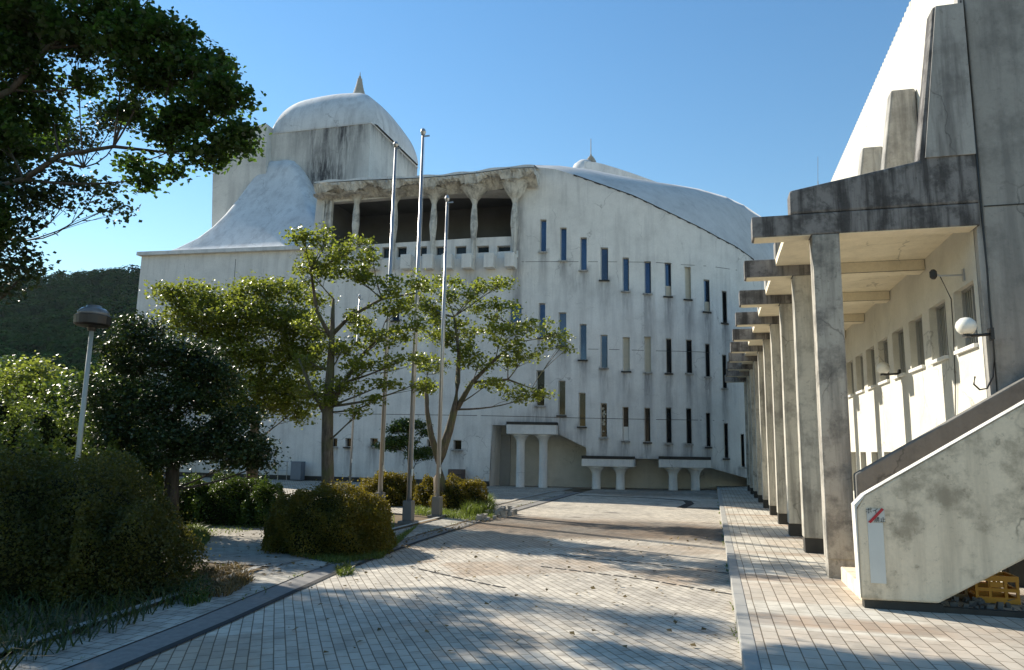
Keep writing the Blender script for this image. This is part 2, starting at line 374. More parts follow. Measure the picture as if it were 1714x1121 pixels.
def clumps(c,rad,ncl,nl,sig,flat=.55):
    cc=c+in_ball(ncl,power=.42)*rad
    tt=rng.random(ncl)
    P=np.repeat(cc,nl,0)+rng.normal(size=(ncl*nl,3))*np.array([sig,sig,sig*flat])
    T=np.clip(np.repeat(tt,nl)*.6+rng.random(ncl*nl)*.5-.05,0,1)
    return P,T,cc
def curve(a,b,bend,n=6):
    a=np.array(a);b=np.array(b);m=(a+b)/2+np.array(bend); ts=np.linspace(0,1,n)
    return [(1-t)**2*a+2*t*(1-t)*m+t*t*b for t in ts]
def tree(name,label,group,base,trunk,pads,leaf,size,bark=None,cl=26,nl=34,sig=.16,r0=.11,catg='tree',dens=1.,flat=.55):
    """trunk: list of (x,y,z,r) skeletons; pads: (centre, radii)"""
    bark=bark or M_bark
    t=thing(name,label,catg,base,group)
    w_=MB()
    allp=[]
    for tr in trunk:
        w_.tube([p[:3] for p in tr],[p[3] for p in tr],9); allp+=tr
    Ps=[];Ts=[]
    A=np.array([p[:3] for p in allp]); AR=np.array([p[3] for p in allp])
    for c,rad in pads:
        c=np.array(c,float); rad=np.array(rad,float)
        vol=rad[0]*rad[1]*rad[2]
        n=max(4,int(cl*dens*(vol**(2/3))/.35))
        P,T,cc=clumps(c,rad,n,nl,sig,flat); Ps.append(P);Ts.append(T)
        dz=A[:,2]-c[2]; cost=np.linalg.norm(A-c,axis=1)+np.where(dz>-.2,3*(dz+.2),0)
        j=int(np.argmin(cost)); s=A[j]; ln=np.linalg.norm(c-s)
        rr=min(AR[j]*.6,.012+.011*ln)
        bp=curve(s,c,(rng.normal()*.08*ln,rng.normal()*.08*ln,-.08*ln),7)
        w_.tube(bp,list(np.linspace(rr,.008,7)),6)
        for q in cc[:max(4,int(n*.5))]:
            s2=bp[3+int(rng.integers(0,4))]
            w_.tube(curve(s2,q,rng.normal(size=3)*.06,4),[.007,.006,.005,.003],4)
    w_.make('trunk',bark,t,smooth=True)
    P=np.concatenate(Ps);T=np.concatenate(Ts)
    V,Fc,ti=leaf_mesh(P,size,T)
    mk('crown',V,Fc,leaf,t,attrs={'tint':ti})
    return t
def pad(px,py,D,rx,ry,rd=None):
    s=D/F; rd=rd or max(rx,ry)*.9
    return (atD(px,py,D),(rx*s,rd*s,ry*s))
def bush(name,label,cat,blobs,leaf,size,n,group=None,core=None,depth=.16,bumpy=.12):
    """mound of leaves: blobs = (x,y,z0,rx,ry,h); leaves in a shell, dark twiggy core inside"""
    x,y,z=blobs[0][0],blobs[0][1],blobs[0][2]
    t=thing(name,label,cat,(x,y,z),group)
    V=[];Fc=[];ti=[];off=0
    tot=sum((b[3]+b[4])*(b[5]+.3) for b in blobs)
    core_=MB()
    for (bx,by,bz,rx,ry,h) in blobs:
        m=int(n*(rx+ry)*(h+.3)/tot)
        d=rng.normal(size=(m,3)); d[:,2]=np.abs(d[:,2]); d/=np.linalg.norm(d,axis=1)[:,None]
        lump=1+bumpy*(np.sin(d[:,0]*7+bx)*np.sin(d[:,1]*6+by*2)+.6*np.sin(d[:,2]*11+d[:,0]*9))
        # boxier than a ball
        k_=np.power(np.abs(d),.75)*np.sign(d); k_/=np.maximum(np.linalg.norm(k_,axis=1)[:,None],1e-6); k_=(k_+d)/2
        rr=(1-np.abs(rng.normal(size=m))*depth*.8)+ (rng.random(m)<.06)*rng.random(m)*.13
        P=np.stack([bx+k_[:,0]*rx*lump*rr,by+k_[:,1]*ry*lump*rr,bz+np.maximum(0,k_[:,2]*h*lump*rr*1.03)+rng.random(m)*.04],1)
        T=np.clip(.5*(lump-1)/bumpy*.5+.3+rng.random(m)*.6-.15,0,1)
        v,f,a=leaf_mesh(P,size,T,flat=.25); V.append(v);Fc.append(f+off);ti.append(a);off+=len(v)
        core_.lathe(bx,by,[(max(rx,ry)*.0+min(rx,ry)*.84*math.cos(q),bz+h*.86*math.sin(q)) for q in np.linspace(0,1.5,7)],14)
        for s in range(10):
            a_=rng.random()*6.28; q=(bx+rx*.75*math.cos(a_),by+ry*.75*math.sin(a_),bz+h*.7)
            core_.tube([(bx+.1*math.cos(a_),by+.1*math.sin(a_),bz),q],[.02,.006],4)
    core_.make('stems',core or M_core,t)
    mk('foliage',np.concatenate(V),np.concatenate(Fc),leaf,t,attrs={'tint':np.concatenate(ti)})
    return t
def grass(name,label,P,h,mat,cat='grass',spread=.5,w_=.012,kind='stuff'):
    n=len(P); a=rng.random(n)*6.283; hh=h*(.5+.8*rng.random(n)); lean=rng.normal(size=(n,2))*spread
    b0=P+np.stack([np.cos(a),np.sin(a),a*0],1)*w_; b1=P-np.stack([np.cos(a),np.sin(a),a*0],1)*w_
    mid=P+np.stack([lean[:,0]*hh*.3,lean[:,1]*hh*.3,hh*.6],1); m0=mid+(b0-P)*.8; m1=mid-(b0-P)*.8
    tip=P+np.stack([lean[:,0]*hh,lean[:,1]*hh,hh*(1-.25*np.abs(lean).sum(1).clip(0,1.5))],1)
    V=np.stack([b0,b1,m1,m0,tip],1).reshape(-1,3); i=np.arange(n)*5
    F1=np.stack([i,i+1,i+2],1);F2=np.stack([i,i+2,i+3],1);F3=np.stack([i+3,i+2,i+4],1)
    Fc=np.concatenate([F1,F2,F3])
    o=mk(name,V,Fc,mat,loc=tuple(P.mean(0)),attrs={'tint':np.repeat(rng.random(n),5)})
    return setp(o,label,cat,kind=kind)
# ------------------------------------------------------------------ main hall
PLX=[-28,-9.6,-8.6,-7.7,-6.2,-4.6,-3.4,-2.2,-1.2,-.4,.2,1.3,2.3,3.2]
PLY=[29.8,29.8,29.87,29.98,30.25,30.58,30.85,31.15,31.6,32.05,32.5,33.6,35.2,37.2]
def Yf(x): return float(np.interp(x,PLX,PLY))
def fac(px,py,off=0):
    r=ray(px,py); t=30/r[1]
    for _ in range(30): t=(Yf(r[0]*t)+off)/r[1]
    return O+r*t
hall=thing('concrete_hall','large white weathered concrete hall with curved facade, slit windows and domed tower','building',(-10,30,0))
LEFTX=fac(232,480)[0]
# outline curves as functions of world x
def outl(pts,off=0):
    Q=np.array([fac(a,b,off) for a,b in pts]); return Q[:,0],Q[:,2]
topx,topz=outl([(232,428),(380,422),(526,417),(527.5,318),(600,318),(868,318),(869,300),(880,284),(895,279),(930,283),(960,292),(1000,306),(1060,327),(1100,346),(1150,370),(1200,396),(1240,418),(1262,434),(1300,462),(1330,485)])
botx,botz=outl([(232,900),(820,900),(820.6,711),(935,712),(936,727),(981,749),(981.6,766),(1100,768),(1190,783),(1250,800),(1330,835)])
WIN=[]  # x0,x1,z0,z1,kind
def addw(x0,x1,y0,y1,kind):
    a=fac(x0,y0);b=fac(x1,y1); WIN.append((a[0],b[0],b[2],a[2],kind))
R1=[(904,914,367,421),(937.5,948,380.5,436),(971,982,397,452),(1005,1018,414,468.6),(1041.6,1053,430.7,487),(1078,1090,437,491),(1112,1124,439,496),(1145.6,1157,446,501),(1177.5,1188.7,467,522),(1207.8,1217.5,486,541)]
R2=[(901.6,912,507,565),(935,947.6,522.5,578),(970,981.6,542,602),(1005,1017,560,615.5),(1042,1054.4,564,621),(1078,1090,563,623),(1114,1124.7,566,624.6),(1147.8,1159,568,624.6),(1179.6,1189,574.6,630.7),(1208,1217,593,650)]
R3=[(897.6,911,619.5,679),(934.6,946,636.7,695),(968.6,980,657,714),(1005,1016,674.6,732),(1041.7,1052.5,680.7,738),(1078,1089,682,740),(1114,1124.7,681.6,742),(1147.8,1158.4,683,743),(1181,1190,690.4,748),(1211,1219.7,708,767),(1239,1247,726,782)]
K1=['blue']*6+['half','cream','half','dark']; K2=['blue']*4+['cream','cream','dark','dark','dark','dark']; K3=['dark']*3+['lace','half2']+['dark']*6
for r,kk in ((R1,K1),(R2,K2),(R3,K3)):
    for q,kd in zip(r,kk): addw(*q,kd)
addw(853,872.5,509,539,'blue')
for q in [(555,564,733,748),(578,589,733,748),(620,631.6,733,747),(665,677,734,748),(714.5,727,735,748),(759,772,736,753)]: addw(*q,'dark')
for q in [(588,602,516.6,538),(723,737,514,535),(559,568,572,592),(655,668,515,536)]: addw(*q,'blue')
SQ=[(565,584),(612,626),(640,652),(664,680),(695,714),(729,744),(762,780),(798,818),(832,854)]
for a,b in SQ:
    yy=411+(857-(a+b)/2)*.012; addw(a,b,yy,yy+20,'square')
# loggia opening
lo0=fac(545,405)[0]; lo1=fac(859,405)[0]; loz0=fac(700,404)[2]; loz1=fac(700,327)[2]
holes=[(a,b,c,d_) for a,b,c,d_,_ in WIN]+[(lo0,lo1,loz0,loz1)]
xe=fac(1330,600)[0]
xb=set([LEFTX,xe]); zb=set([0.,16.])
for h in holes: xb|={h[0],h[1]}; zb|={h[2],h[3]}
xb|=set(topx.tolist())|set(botx.tolist()); xb={x for x in xb if LEFTX-1e-6<=x<=xe+1e-6}
def refine(s,step):
    s=sorted(s); o=[s[0]]
    for a in s[1:]:
        if a-o[-1]<1e-4: continue
        n=int(math.ceil((a-o[-1])/step)); b=o[-1]; o+=[b+(a-b)*i/n for i in range(1,n+1)]
    return np.array(o)
xs=refine(xb,.3); zs=refine(zb,.3)
zt=np.interp(xs,topx,topz); zbt=np.interp(xs,botx,botz)
def stain_shade_fn(X,Z):
    s=np.zeros_like(X)
    for a,b,c,d_,kd in WIN:
        if kd=='square': continue
        w_=(b-a); 
        inx=smooth(X,a-.10,a+.05)*(1-smooth(X,b-.05,b+.10))
        dz=c-Z; s=np.maximum(s,inx*(dz>-.05)*np.exp(-np.maximum(dz,0)/(1.0 if a<-3.5 else 2.0))*.95)  # streaks below sills; longer runs also paint the shade of recessed bays
    zt_=np.interp(X,topx,topz); s=np.maximum(s,np.exp(-(zt_-Z)/.15)*.35*(X>-8))
    zb_=np.interp(X,botx,botz); s=np.maximum(s,np.exp(-np.abs(Z-zb_)/.25)*.6*(X>-9))
    s=np.maximum(s,np.exp(-Z/.35)*.5*(X<-9))
    x8=fac(866,400)[0]; s=np.maximum(s,np.exp(-((X-x8)/.28)**2)*(Z<topz[7])*(Z>6.8)*.8)
    x8=fac(900,690)[0]; s=np.maximum(s,np.exp(-((X-x8)/.9)**2)*np.exp(-np.abs(Z-fac(890,700)[2])/.5)*.7)
    for px,py,rx,rz in ((960,470,.5,.7),(1010,480,.4,.5),(790,470,.5,1.),(740,470,.4,.8)):
        p=fac(px,py); s=np.maximum(s,np.exp(-((X-p[0])/rx)**2-((Z-p[2])/rz)**2)*.5)
    return s
nx=len(xs); nz=len(zs)
Zg=np.clip(zs[:,None],zbt[None,:],zt[None,:]); Xg=np.repeat(xs[None,:],nz,0); Yg=np.vectorize(Yf)(Xg)
V=np.stack([Xg.ravel(),Yg.ravel(),Zg.ravel()],1); Fc=[]
hol=np.array(holes)
for j in range(nz-1):
    zm=(zs[j]+zs[j+1])/2
    for i in range(nx-1):
        if Zg[j+1,i]-Zg[j,i]<1e-4 and Zg[j+1,i+1]-Zg[j,i+1]<1e-4: continue
        xm=(xs[i]+xs[i+1])/2
        if ((hol[:,0]<xm)&(xm<hol[:,1])&(hol[:,2]<zm)&(zm<hol[:,3])).any(): continue
        Fc.append((j*nx+i,j*nx+i+1,(j+1)*nx+i+1,(j+1)*nx+i))
# reveals + top and bottom returns + left end
B=MB()
def quad(*p): B.add(p,[(0,1,2,3)])
for a,b,c,d_ in holes:
    dep=.24 if (b-a)<2 else .3
    ya,yb=Yf(a),Yf(b)
    quad((a,ya,c),(a,ya+dep,c),(a,ya+dep,d_),(a,ya,d_)); quad((b,yb,c),(b,yb,d_),(b,yb+dep,d_),(b,yb+dep,c))
    quad((a,ya,c),(b,yb,c),(b,yb+dep,c),(a,ya+dep,c)); quad((a,ya,d_),(a,ya+dep,d_),(b,yb+dep,d_),(b,yb,d_))
for i in range(nx-1):
    a,b=xs[i],xs[i+1]
    quad((a,Yf(a),zt[i]),(b,Yf(b),zt[i+1]),(b,Yf(b)+1.2,zt[i+1]),(a,Yf(a)+1.2,zt[i]))
    if a>fac(820,700)[0]-.01: quad((a,Yf(a),zbt[i]),(a,Yf(a)+1.5,zbt[i]),(b,Yf(b)+1.5,zbt[i+1]),(b,Yf(b),zbt[i+1]))
quad((LEFTX,29.8,0),(LEFTX,29.8,topz[0]),(LEFTX,41,topz[0]),(LEFTX,41,0))
n0=len(V); V2=np.concatenate([V,np.array(B.v)]); F2=Fc+[tuple(i+n0 for i in f) for f in B.f]
st=np.concatenate([stain_shade_fn(V[:,0],V[:,2]),np.zeros(len(B.v))])
mk('facade_wall',V2,[tuple(map(int,f)) for f in F2],M_fac,hall,attrs={'stain':st})
# construction joints as thin dark grooves, cornice on the left wing
J=MB()
def jline(pts,w_=.035,off=.004):
    J=MB(); Q=[fac(*p) for p in pts]
    for a,b in zip(Q[:-1],Q[1:]):
        n_=max(1,int(abs(b[0]-a[0])/.4))
        for i in range(n_):
            x0=a[0]+(b[0]-a[0])*i/n_; x1=a[0]+(b[0]-a[0])*(i+1)/n_; z0=a[2]+(b[2]-a[2])*i/n_; z1=a[2]+(b[2]-a[2])*(i+1)/n_
            if any(h[0]-.02<(x0+x1)/2<h[1]+.02 and h[2]<z0<h[3] for h in holes):
                if J.v: mk('wall_joint',J.v,J.f,M_dark,hall)
                J=MB(); continue
            J.add([(x0,Yf(x0)-off,z0-w_/2),(x1,Yf(x1)-off,z1-w_/2),(x1,Yf(x1)-off,z1+w_/2),(x0,Yf(x0)-off,z0+w_/2)],[(0,1,2,3)])
    if J.v: mk('wall_joint',J.v,J.f,M_dark,hall)
jline([(873,438),(1098,439),(1143,443),(1234,452)],.02); jline([(560,692),(780,695),(974,699.5),(1098,702),(1212,704)],.022)
jline([(915,583),(1037,585),(1098,587),(1205,591)],.02)
for px in (395,): 
    a=fac(px,430);b=fac(px,690); J=MB().box(a[0]-.012,a[0]+.012,29.796,29.80,b[2],a[2]-.1); J.make('wall_joint',M_dark,hall)
k=MB()
a=fac(232,428)[2]; b=fac(526,417)[2]
k.add([(LEFTX-.15,29.6,a-.02),(fac(526,417)[0],29.6,b-.02),(fac(526,417)[0],30.2,b-.02),(LEFTX-.15,30.2,a-.02),(LEFTX-.15,29.6,a+.16),(fac(526,417)[0],29.6,b+.16),(fac(526,417)[0],30.2,b+.16),(LEFTX-.15,30.2,a+.16)],[(0,3,2,1),(4,5,6,7),(0,1,5,4),(1,2,6,5),(2,3,7,6),(3,0,4,7)])
k.make('cornice',M_roofw,hall)
# windows
def pane_quad(x0,x1,z0,z1,off):
    return [(x0,Yf(x0)+off,z0),(x1,Yf(x1)+off,z0),(x1,Yf(x1)+off,z1),(x0,Yf(x0)+off,z1)]
for a,b,c,d_,kd in WIN:
    fr=MB(); t_=.03; ym=(Yf(a)+Yf(b))/2; off=.18
    for q in ((a,a+t_,c,d_),(b-t_,b,c,d_),(a+t_,b-t_,c,c+t_),(a+t_,b-t_,d_-t_,d_)):
        v=pane_quad(q[0],q[1],q[2],q[3],off-.03)+pane_quad(q[0],q[1],q[2],q[3],off+.02)
        fr.add(v,[(0,1,2,3),(7,6,5,4),(0,4,5,1),(1,5,6,2),(2,6,7,3),(3,7,4,0)])
    f=fr.make('window',M_frame if kd!='cream' else M_wallin,hall)
    gm={'blue':G_bl3[int(rng.integers(0,3))],'dark':G_dark,'square':G_dark,'cream':G_cream,'half':G_blue,'half2':G_dark,'lace':G_dark}[kd]
    mk('pane',pane_quad(a+t_,b-t_,c+t_,d_-t_,off),[(0,1,2,3)],gm,f)
    if kd=='half': mk('curtain',pane_quad(a+t_,b-t_,c+t_,c+(d_-c)*.33,off-.012),[(0,1,2,3)],G_cream,f)
    if kd=='half2': mk('curtain',pane_quad(a+t_,b-t_,c+t_,c+(d_-c)*.42,off-.012),[(0,1,2,3)],M_white,f)
    if kd=='lace':
        s=MB()
        for _ in range(10):
            x=a+t_+rng.random()*(b-a-.14); z=c+.1+rng.random()*(d_-c-.3); s.add(pane_quad(x,x+.06+.05*rng.random(),z,z+.05+.15*rng.random(),off-.012),[(0,1,2,3)])
        s.make('curtain',G_cream,f)
    if kd not in('square',):
        s=MB(); v=pane_quad(a-.06,b+.06,c-.06,c-.002,-.07)+pane_quad(a-.06,b+.06,c-.06,c-.002,off-.035)
        s.add(v,[(0,1,2,3),(7,6,5,4),(0,4,5,1),(1,5,6,2),(2,6,7,3),(3,7,4,0)]); s.make('sill',M_dark if rng.random()<.5 else M_pier,f)
# recess below the facade
k=MB(); x0=fac(820.6,750)[0]; pts=np.linspace(x0,3.2,22)
for a,b in zip(pts[:-1],pts[1:]): k.add([(a,Yf(a)+1.5,0),(b,Yf(b)+1.5,0),(b,Yf(b)+1.5,4.2),(a,Yf(a)+1.5,4.2)],[(0,1,2,3)])
k.add([(x0,Yf(x0),0),(x0,Yf(x0)+1.5,0),(x0,Yf(x0)+1.5,4.2),(x0,Yf(x0),4.2)],[(0,1,2,3)])
k.make('recess_wall',M_wallin,hall)
k=MB(); xx=fac(842,750,1.3)[0]; k.box(xx-.3,xx+.3,Yf(xx)+1.42,Yf(xx)+1.5,0,2.2); k.make('recess_door',M_frame,hall)
# mushroom pedestals that carry the facade
for (pa,pb,pt,pbot,c1,c2) in ((850,933,709,727,871,909),(975,1062,766,781,998,1038),(1103,1190,767,783,1126,1163)):
    A=fac(pa,pt,-.15);Bq=fac(pb,pt,-.15);zt_=fac((pa+pb)/2,pt,-.2)[2];z0_=fac((pa+pb)/2,pbot,-.2)[2]
    k=MB(); pl=[]
    for x in np.linspace(A[0],Bq[0],8): pl.append((x,Yf(x)-.38))
    for x in np.linspace(Bq[0],A[0],8): pl.append((x,Yf(x)+.6))
    k.prism_z(pl,z0_,zt_); cap=k.make('pedestal_slab',M_fac,hall,bevel=.03)
    k=MB(); pl=[(x,y+(-.012 if y<Yf(x) else -.03)) for x,y in pl]; k.prism_z(pl,zt_-.05,zt_+.07); k.make('moss_edge',M_dark,cap)
    for c in (c1,c2):
        p=fac(c,780,.0); k=MB(); y=Yf(p[0])+.02
        k.lathe(p[0],y,[(.20,0),(.185,.05),(.175,(z0_-.35)),(.20,z0_-.22),(.30,z0_-.08),(.40,z0_-.01)],20)
        k.make('pillar',M_fac,hall,smooth=True)
# loggia : room, columns, fan capitals, ragged roof edge
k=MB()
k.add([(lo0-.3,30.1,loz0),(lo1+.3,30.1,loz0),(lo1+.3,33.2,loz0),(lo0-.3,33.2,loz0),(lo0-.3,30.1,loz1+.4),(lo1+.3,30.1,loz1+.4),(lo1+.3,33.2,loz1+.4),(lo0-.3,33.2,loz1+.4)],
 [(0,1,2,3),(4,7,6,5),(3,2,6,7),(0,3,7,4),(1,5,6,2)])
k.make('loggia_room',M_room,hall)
colpx=[547,595,659,725,793,862]
roofpts=[(524,306),(600,301),(700,297),(740,294),(800,288),(850,281),(893,279)]
rx=np.array([aty(a,b,28.9) for a,b in roofpts]); 
def rtop(x): return float(np.interp(x,rx[:,0],rx[:,2]))
cxs=[fac(c,360,-.15)[0] for c in colpx]
for c,x in zip(colpx,cxs):
    zc=rtop(x)-.42; y=29.72
    znk=fac(c,343)[2]; zmid=fac(c,378)[2]; zlow=fac(c,404)[2]; zbase=fac(c,452)[2]
    k=MB(); k.lathe(x,y,[(.07,zbase),(.09,zlow-.35),(.10,zlow),(.17,zmid),(.15,(zmid+znk)/2),(.10,znk),(.16,znk+.2),(.34,znk+.40),(.58,zc-.06),(.70,zc)],18)
    q=np.array(k.v); jit=rng.normal(size=len(q))*.01; q[:,0]+=jit; q[:,1]+=rng.normal(size=len(q))*.01
    mk('loggia_column',q,k.f,M_logg,hall,smooth=False)
# extra thin posts at the left end
for px in (541,553):
    x=fac(px,380,-.1)[0]; k=MB(); k.box(x-.06,x+.06,29.60,29.78,fac(px,404)[2]-.4,fac(px,338)[2]); k.make('loggia_post',M_logg,hall)
n=150; XX=np.linspace(rx[0,0],rx[-1,0],n); V=[];Fc=[]
ph=(XX[:,None]-np.array(cxs)[None,:]); near=np.abs(ph).min(1)
for i,x in enumerate(XX):
    t=rtop(x); sca=.13*math.cos(min(near[i],.83)/.83*math.pi)  # scallops between the fans
    lowz=t-.34-sca+rng.normal()*.035
    j=rng.normal()*.02
    V+=[(x,30.6,t+.10),(x,29.1,t+.03),(x,28.93+j,t-.03),(x,28.98-j,t-.12-abs(rng.normal())*.03),(x,29.10,lowz),(x,29.35,lowz+.06),(x,29.80,t-.55)]
for i in range(n-1):
    for q in range(6): Fc.append((i*7+q,i*7+q+1,(i+1)*7+q+1,(i+1)*7+q))
Fc+= [tuple(range(7))[::-1],tuple((n-1)*7+q for q in range(7))]
mk('loggia_roof',V,Fc,M_logg,hall)
# white sheet of roof above it
V=[];Fc=[]
for i,x in enumerate(XX):
    t=rtop(x); V+=[(x,29.0,t+.035),(x,29.0,t+.13+.03*math.sin(x*4)),(x,31,t+.55),(x,34,t+.6)]
for i in range(n-1):
    for q in range(3): Fc.append((i*4+q,i*4+q+1,(i+1)*4+q+1,(i+1)*4+q))
mk('roof_sheet',V,Fc,M_roofw,hall)
# hanging brackets under the square windows
for px in (596,628,684,720,752,785,822,857):
    a=fac(px-8,430+(857-px)*.012-3); b=fac(px+8,450+(857-px)*.012)
    k=MB(); k.box(a[0],b[0],29.42,Yf(b[0])+.05,b[2],a[2]); k.make('bracket',M_fac,hall,bevel=.02)
# roof shell behind the curved facade
fr=[(880,284),(930,283),(960,292),(1000,306),(1060,327),(1100,346),(1150,370),(1200,396),(1240,418),(1262,434),(1300,462)]
bk=[(884,282),(945,286),(1005,290),(1080,303),(1130,309),(1170,316),(1215,329),(1245,343),(1275,363),(1290,378),(1330,400)]
V=[];Fc=[];m=9
for (a,b),(c,d_) in zip(fr,bk):
    p=fac(a,b,.02)+np.array([0,0,-.03]); q=fac(c,d_,4.5)
    for i in range(m):
        t=i/(m-1); r=p*(1-t)+q*t; bow=math.sin(t*math.pi)*.35; r=r+np.array([0,-.2*bow,bow*.6]); V.append(r)
    V.append(q+np.array([0,1.,-2.5]))
m+=1
for j in range(len(fr)-1):
    for i in range(m-1): Fc.append((j*m+i,(j+1)*m+i,(j+1)*m+i+1,j*m+i+1))
mk('curved_roof',V,Fc,M_roofc,hall,smooth=True)
J=MB()
for i in range(2,9):
    a=fac(*fr[i],-.01); b=fac(*fr[i+1],-.01)
    n_=max(2,int(abs(b[0]-a[0])/.13))
    for q in range(n_):
        p=a+(b-a)*q/n_; r_=a+(b-a)*(q+1)/n_; h_=.025+.03*(q%3==0)
        J.add([(p[0],Yf(p[0])-.015,p[2]-h_),(r_[0],Yf(r_[0])-.015,r_[2]-h_),(r_[0],Yf(r_[0])-.015,r_[2]+.02),(p[0],Yf(p[0])-.015,p[2]+.02)],[(0,1,2,3)])
J.make('roof_seam',M_dark,hall)
# small flared roof with finial behind
c=atD(978,300,40); zz=lambda px,py:atD(px,py,40)[2]; s_=40/F
k=MB(); k.lathe(c[0],c[1],[(25*s_,zz(978,330)),(25*s_,zz(978,293)),(23*s_,zz(978,285)),(18*s_,zz(978,276)),(10*s_,zz(978,270)),(1*s_,zz(978,268))],28)
sm=k.make('small_dome',M_roofw,hall,smooth=True)
Q=[aty(a,b_,38.2) for a,b_ in [(978,269),(996,271),(1012,275),(1035,282),(1062,291),(1098,304),(1120,330),(978,330)]]
k=MB(); k.prism_y([(q[0],q[2]) for q in Q],38.2,40.4); k.make('dome_skirt',M_roofw,sm)
k=MB(); z0=zz(985,272)
c2=atD(989,300,40)
pr=[(.30,z0),(.30,z0+.1),(.22,z0+.1),(.24,z0+.22),(.15,z0+.22),(.16,z0+.34),(.07,z0+.36),(.05,z0+.5)]
k.lathe(c2[0],c2[1],pr,12); k.lathe(c2[0],c2[1],[(.03,z0+.4),(.018,zz(988,232))],6); k.make('finial',M_spire,sm)
# tower
tw0,tw1,ty0,ty1=-24.25,-17.65,34.25,40.85; tz=19.2
def fine_wall(x0,x1,y0,y1,z0,z1,step=.3):
    n_=max(2,int(math.hypot(x1-x0,y1-y0)/step)); m_=max(2,int((z1-z0)/step)); V=[];Fc=[]
    for j in range(m_+1):
        for i in range(n_+1): V.append((x0+(x1-x0)*i/n_,y0+(y1-y0)*i/n_,z0+(z1-z0)*j/m_))
    for j in range(m_):
        for i in range(n_): q=j*(n_+1)+i; Fc.append((q,q+1,q+n_+2,q+n_+1))
    return V,Fc
V,Fc=fine_wall(tw0,tw1,ty0,ty0,9,tz); v2,f2=fine_wall(tw1,tw1,ty0,ty1,9,tz); nf=len(V)
V+=v2; Fc+=[tuple(i+nf for i in f) for f in f2]; n_=len(V)
V+=[(tw0,ty0,9),(tw0,ty1,9),(tw0,ty1,tz),(tw0,ty0,tz)]; Fc.append((n_,n_+3,n_+2,n_+1))
V=np.array(V); X,Z=V[:,0],V[:,2]; st=np.zeros(len(V))
fr_=(np.arange(len(V))<nf)
for (xx_,wd,zc_,ln,am) in ((-19.3,.5,19.2,2.2,.9),(-20.3,.3,19.2,1.6,.8),(-18.2,.35,19.2,1.4,.6),(-20.6,1.0,16.5,2.0,.9),(-19.5,.5,16.3,2.,.7),(-22,.8,19.2,1.2,.4),(-21.3,.4,19.2,2.4,.5),(-18.7,.25,18.5,3.4,.5)):
    st=np.maximum(st,fr_*np.exp(-((X-xx_)/wd)**2)*np.exp(-np.abs(zc_-Z)/ln)*am)
st=np.maximum(st,(~fr_)*np.exp(-(tz-Z)/.5)*.6)
mk('tower_wall',V,Fc,M_tower,hall,attrs={'stain':np.clip(st*1.6,0,1)})
# pale painted panel on the tower side
V=[];Fc=[];n_=48;m_=18; W=3.38; st_dummy=0; cx_,cyy=-20.85,37.58; Hd=3.15
for j in range(m_+1):
    v=j/m_; a=v*math.pi/2; w_=W*(max(math.cos(a),0)**.86); z=tz+.02+Hd*math.sin(a)**.95; kx=1-.5*v
    for i in range(n_):
        th=2*math.pi*(i+.5)/n_+0; mx=max(abs(math.cos(th)),abs(math.sin(th))); r=w_/(mx**kx)
        V.append((cx_+r*math.cos(th),cyy+r*math.sin(th),z))
for j in range(m_):
    for i in range(n_): Fc.append((j*n_+i,j*n_+(i+1)%n_,(j+1)*n_+(i+1)%n_,(j+1)*n_+i))
dome=mk('dome',V,Fc,M_roofw,hall,smooth=True)
k=MB(); k.box(tw0-.04,tw1+.04,ty0-.04,ty1+.04,tz-.05,tz+.03); k.make('eave',M_roofw,hall)
k=MB(); z0=22.2; pr=[(1.1,z0-.15),(.68,z0+.25),(.46,z0+.42)]
r_=.52; z_=z0+.42
for i in range(7): pr+=[(r_,z_),(r_*.93,z_+.2),(r_*.82,z_+.21)]; r_*=.82; z_+=.20
pr+=[(.05,z_+.05),(.09,z_+.14),(.03,z_+.22),(.015,z_+.45)]
k.lathe(-20.45,37.9,pr,14); k.make('spire',M_spire,dome)
# lower shoulder block left of the tower
Q=[aty(a,b_,33.7) for a,b_ in [(351,560),(445,560),(445,206),(428,211),(368,264),(356,292)]]; k=MB(); k.prism_y([(q[0],q[2]) for q in Q],33.7,40.5)
v=np.array(k.v); mk('tower_shoulder',v,k.f,M_tower,hall,attrs={'stain':np.zeros(len(v))})
# flared bell roof leaning on the tower
secs=[(236,566,427.5),(262,560,419),(300,550,406),(333,541,391),(358,534,373),(380,528,352),(402,523,326),(420,518,302),(434,512,284),(448,503,268)]
V=[];Fc=[];ns=26; zbot=aty(300,427,29.8)[2]; ztop=aty(475,268,34.0)[2]
for q,(pl,pr_,py) in enumerate(secs):
    f=0
    yv=29.7
    for _ in range(20):
        z=aty((pl+pr_)/2,py,yv)[2]; f=min(max((z-zbot)/(ztop-zbot),0),1); yv=30.2+3.8*(1-(1-f)**1.25)
    if q==0: f=0; yv=29.7
    wd=aty(pr_,py,yv)[0]-aty(pl,py,yv)[0]; rc=min(.2+.45*f,wd*.46)
    xl=aty(pl,py,yv+rc)[0]; xr=aty(pr_,py,yv+rc)[0]; z=aty((pl+pr_)/2,py,yv)[2] if q else zbot+.1
    sec=[(xl,36.)]
    for i in range(9): a=math.pi+i/8*math.pi/2; sec.append((xl+rc+rc*math.cos(a),yv+rc+rc*math.sin(a)))
    for i in range(1,8): 
        tt=i/8; sec.append((xl+rc+(xr-xl-2*rc)*tt,yv))
    for i in range(9): a=1.5*math.pi+i/8*math.pi/2; sec.append((xr-rc+rc*math.cos(a),yv+rc+rc*math.sin(a)))
    sec.append((xr,36.)); ns=len(sec)
    V+=[(x,y,z) for x,y in sec]
for j in range(len(secs)-1):
    for i in range(ns-1): Fc.append((j*ns+i,j*ns+i+1,(j+1)*ns+i+1,(j+1)*ns+i))
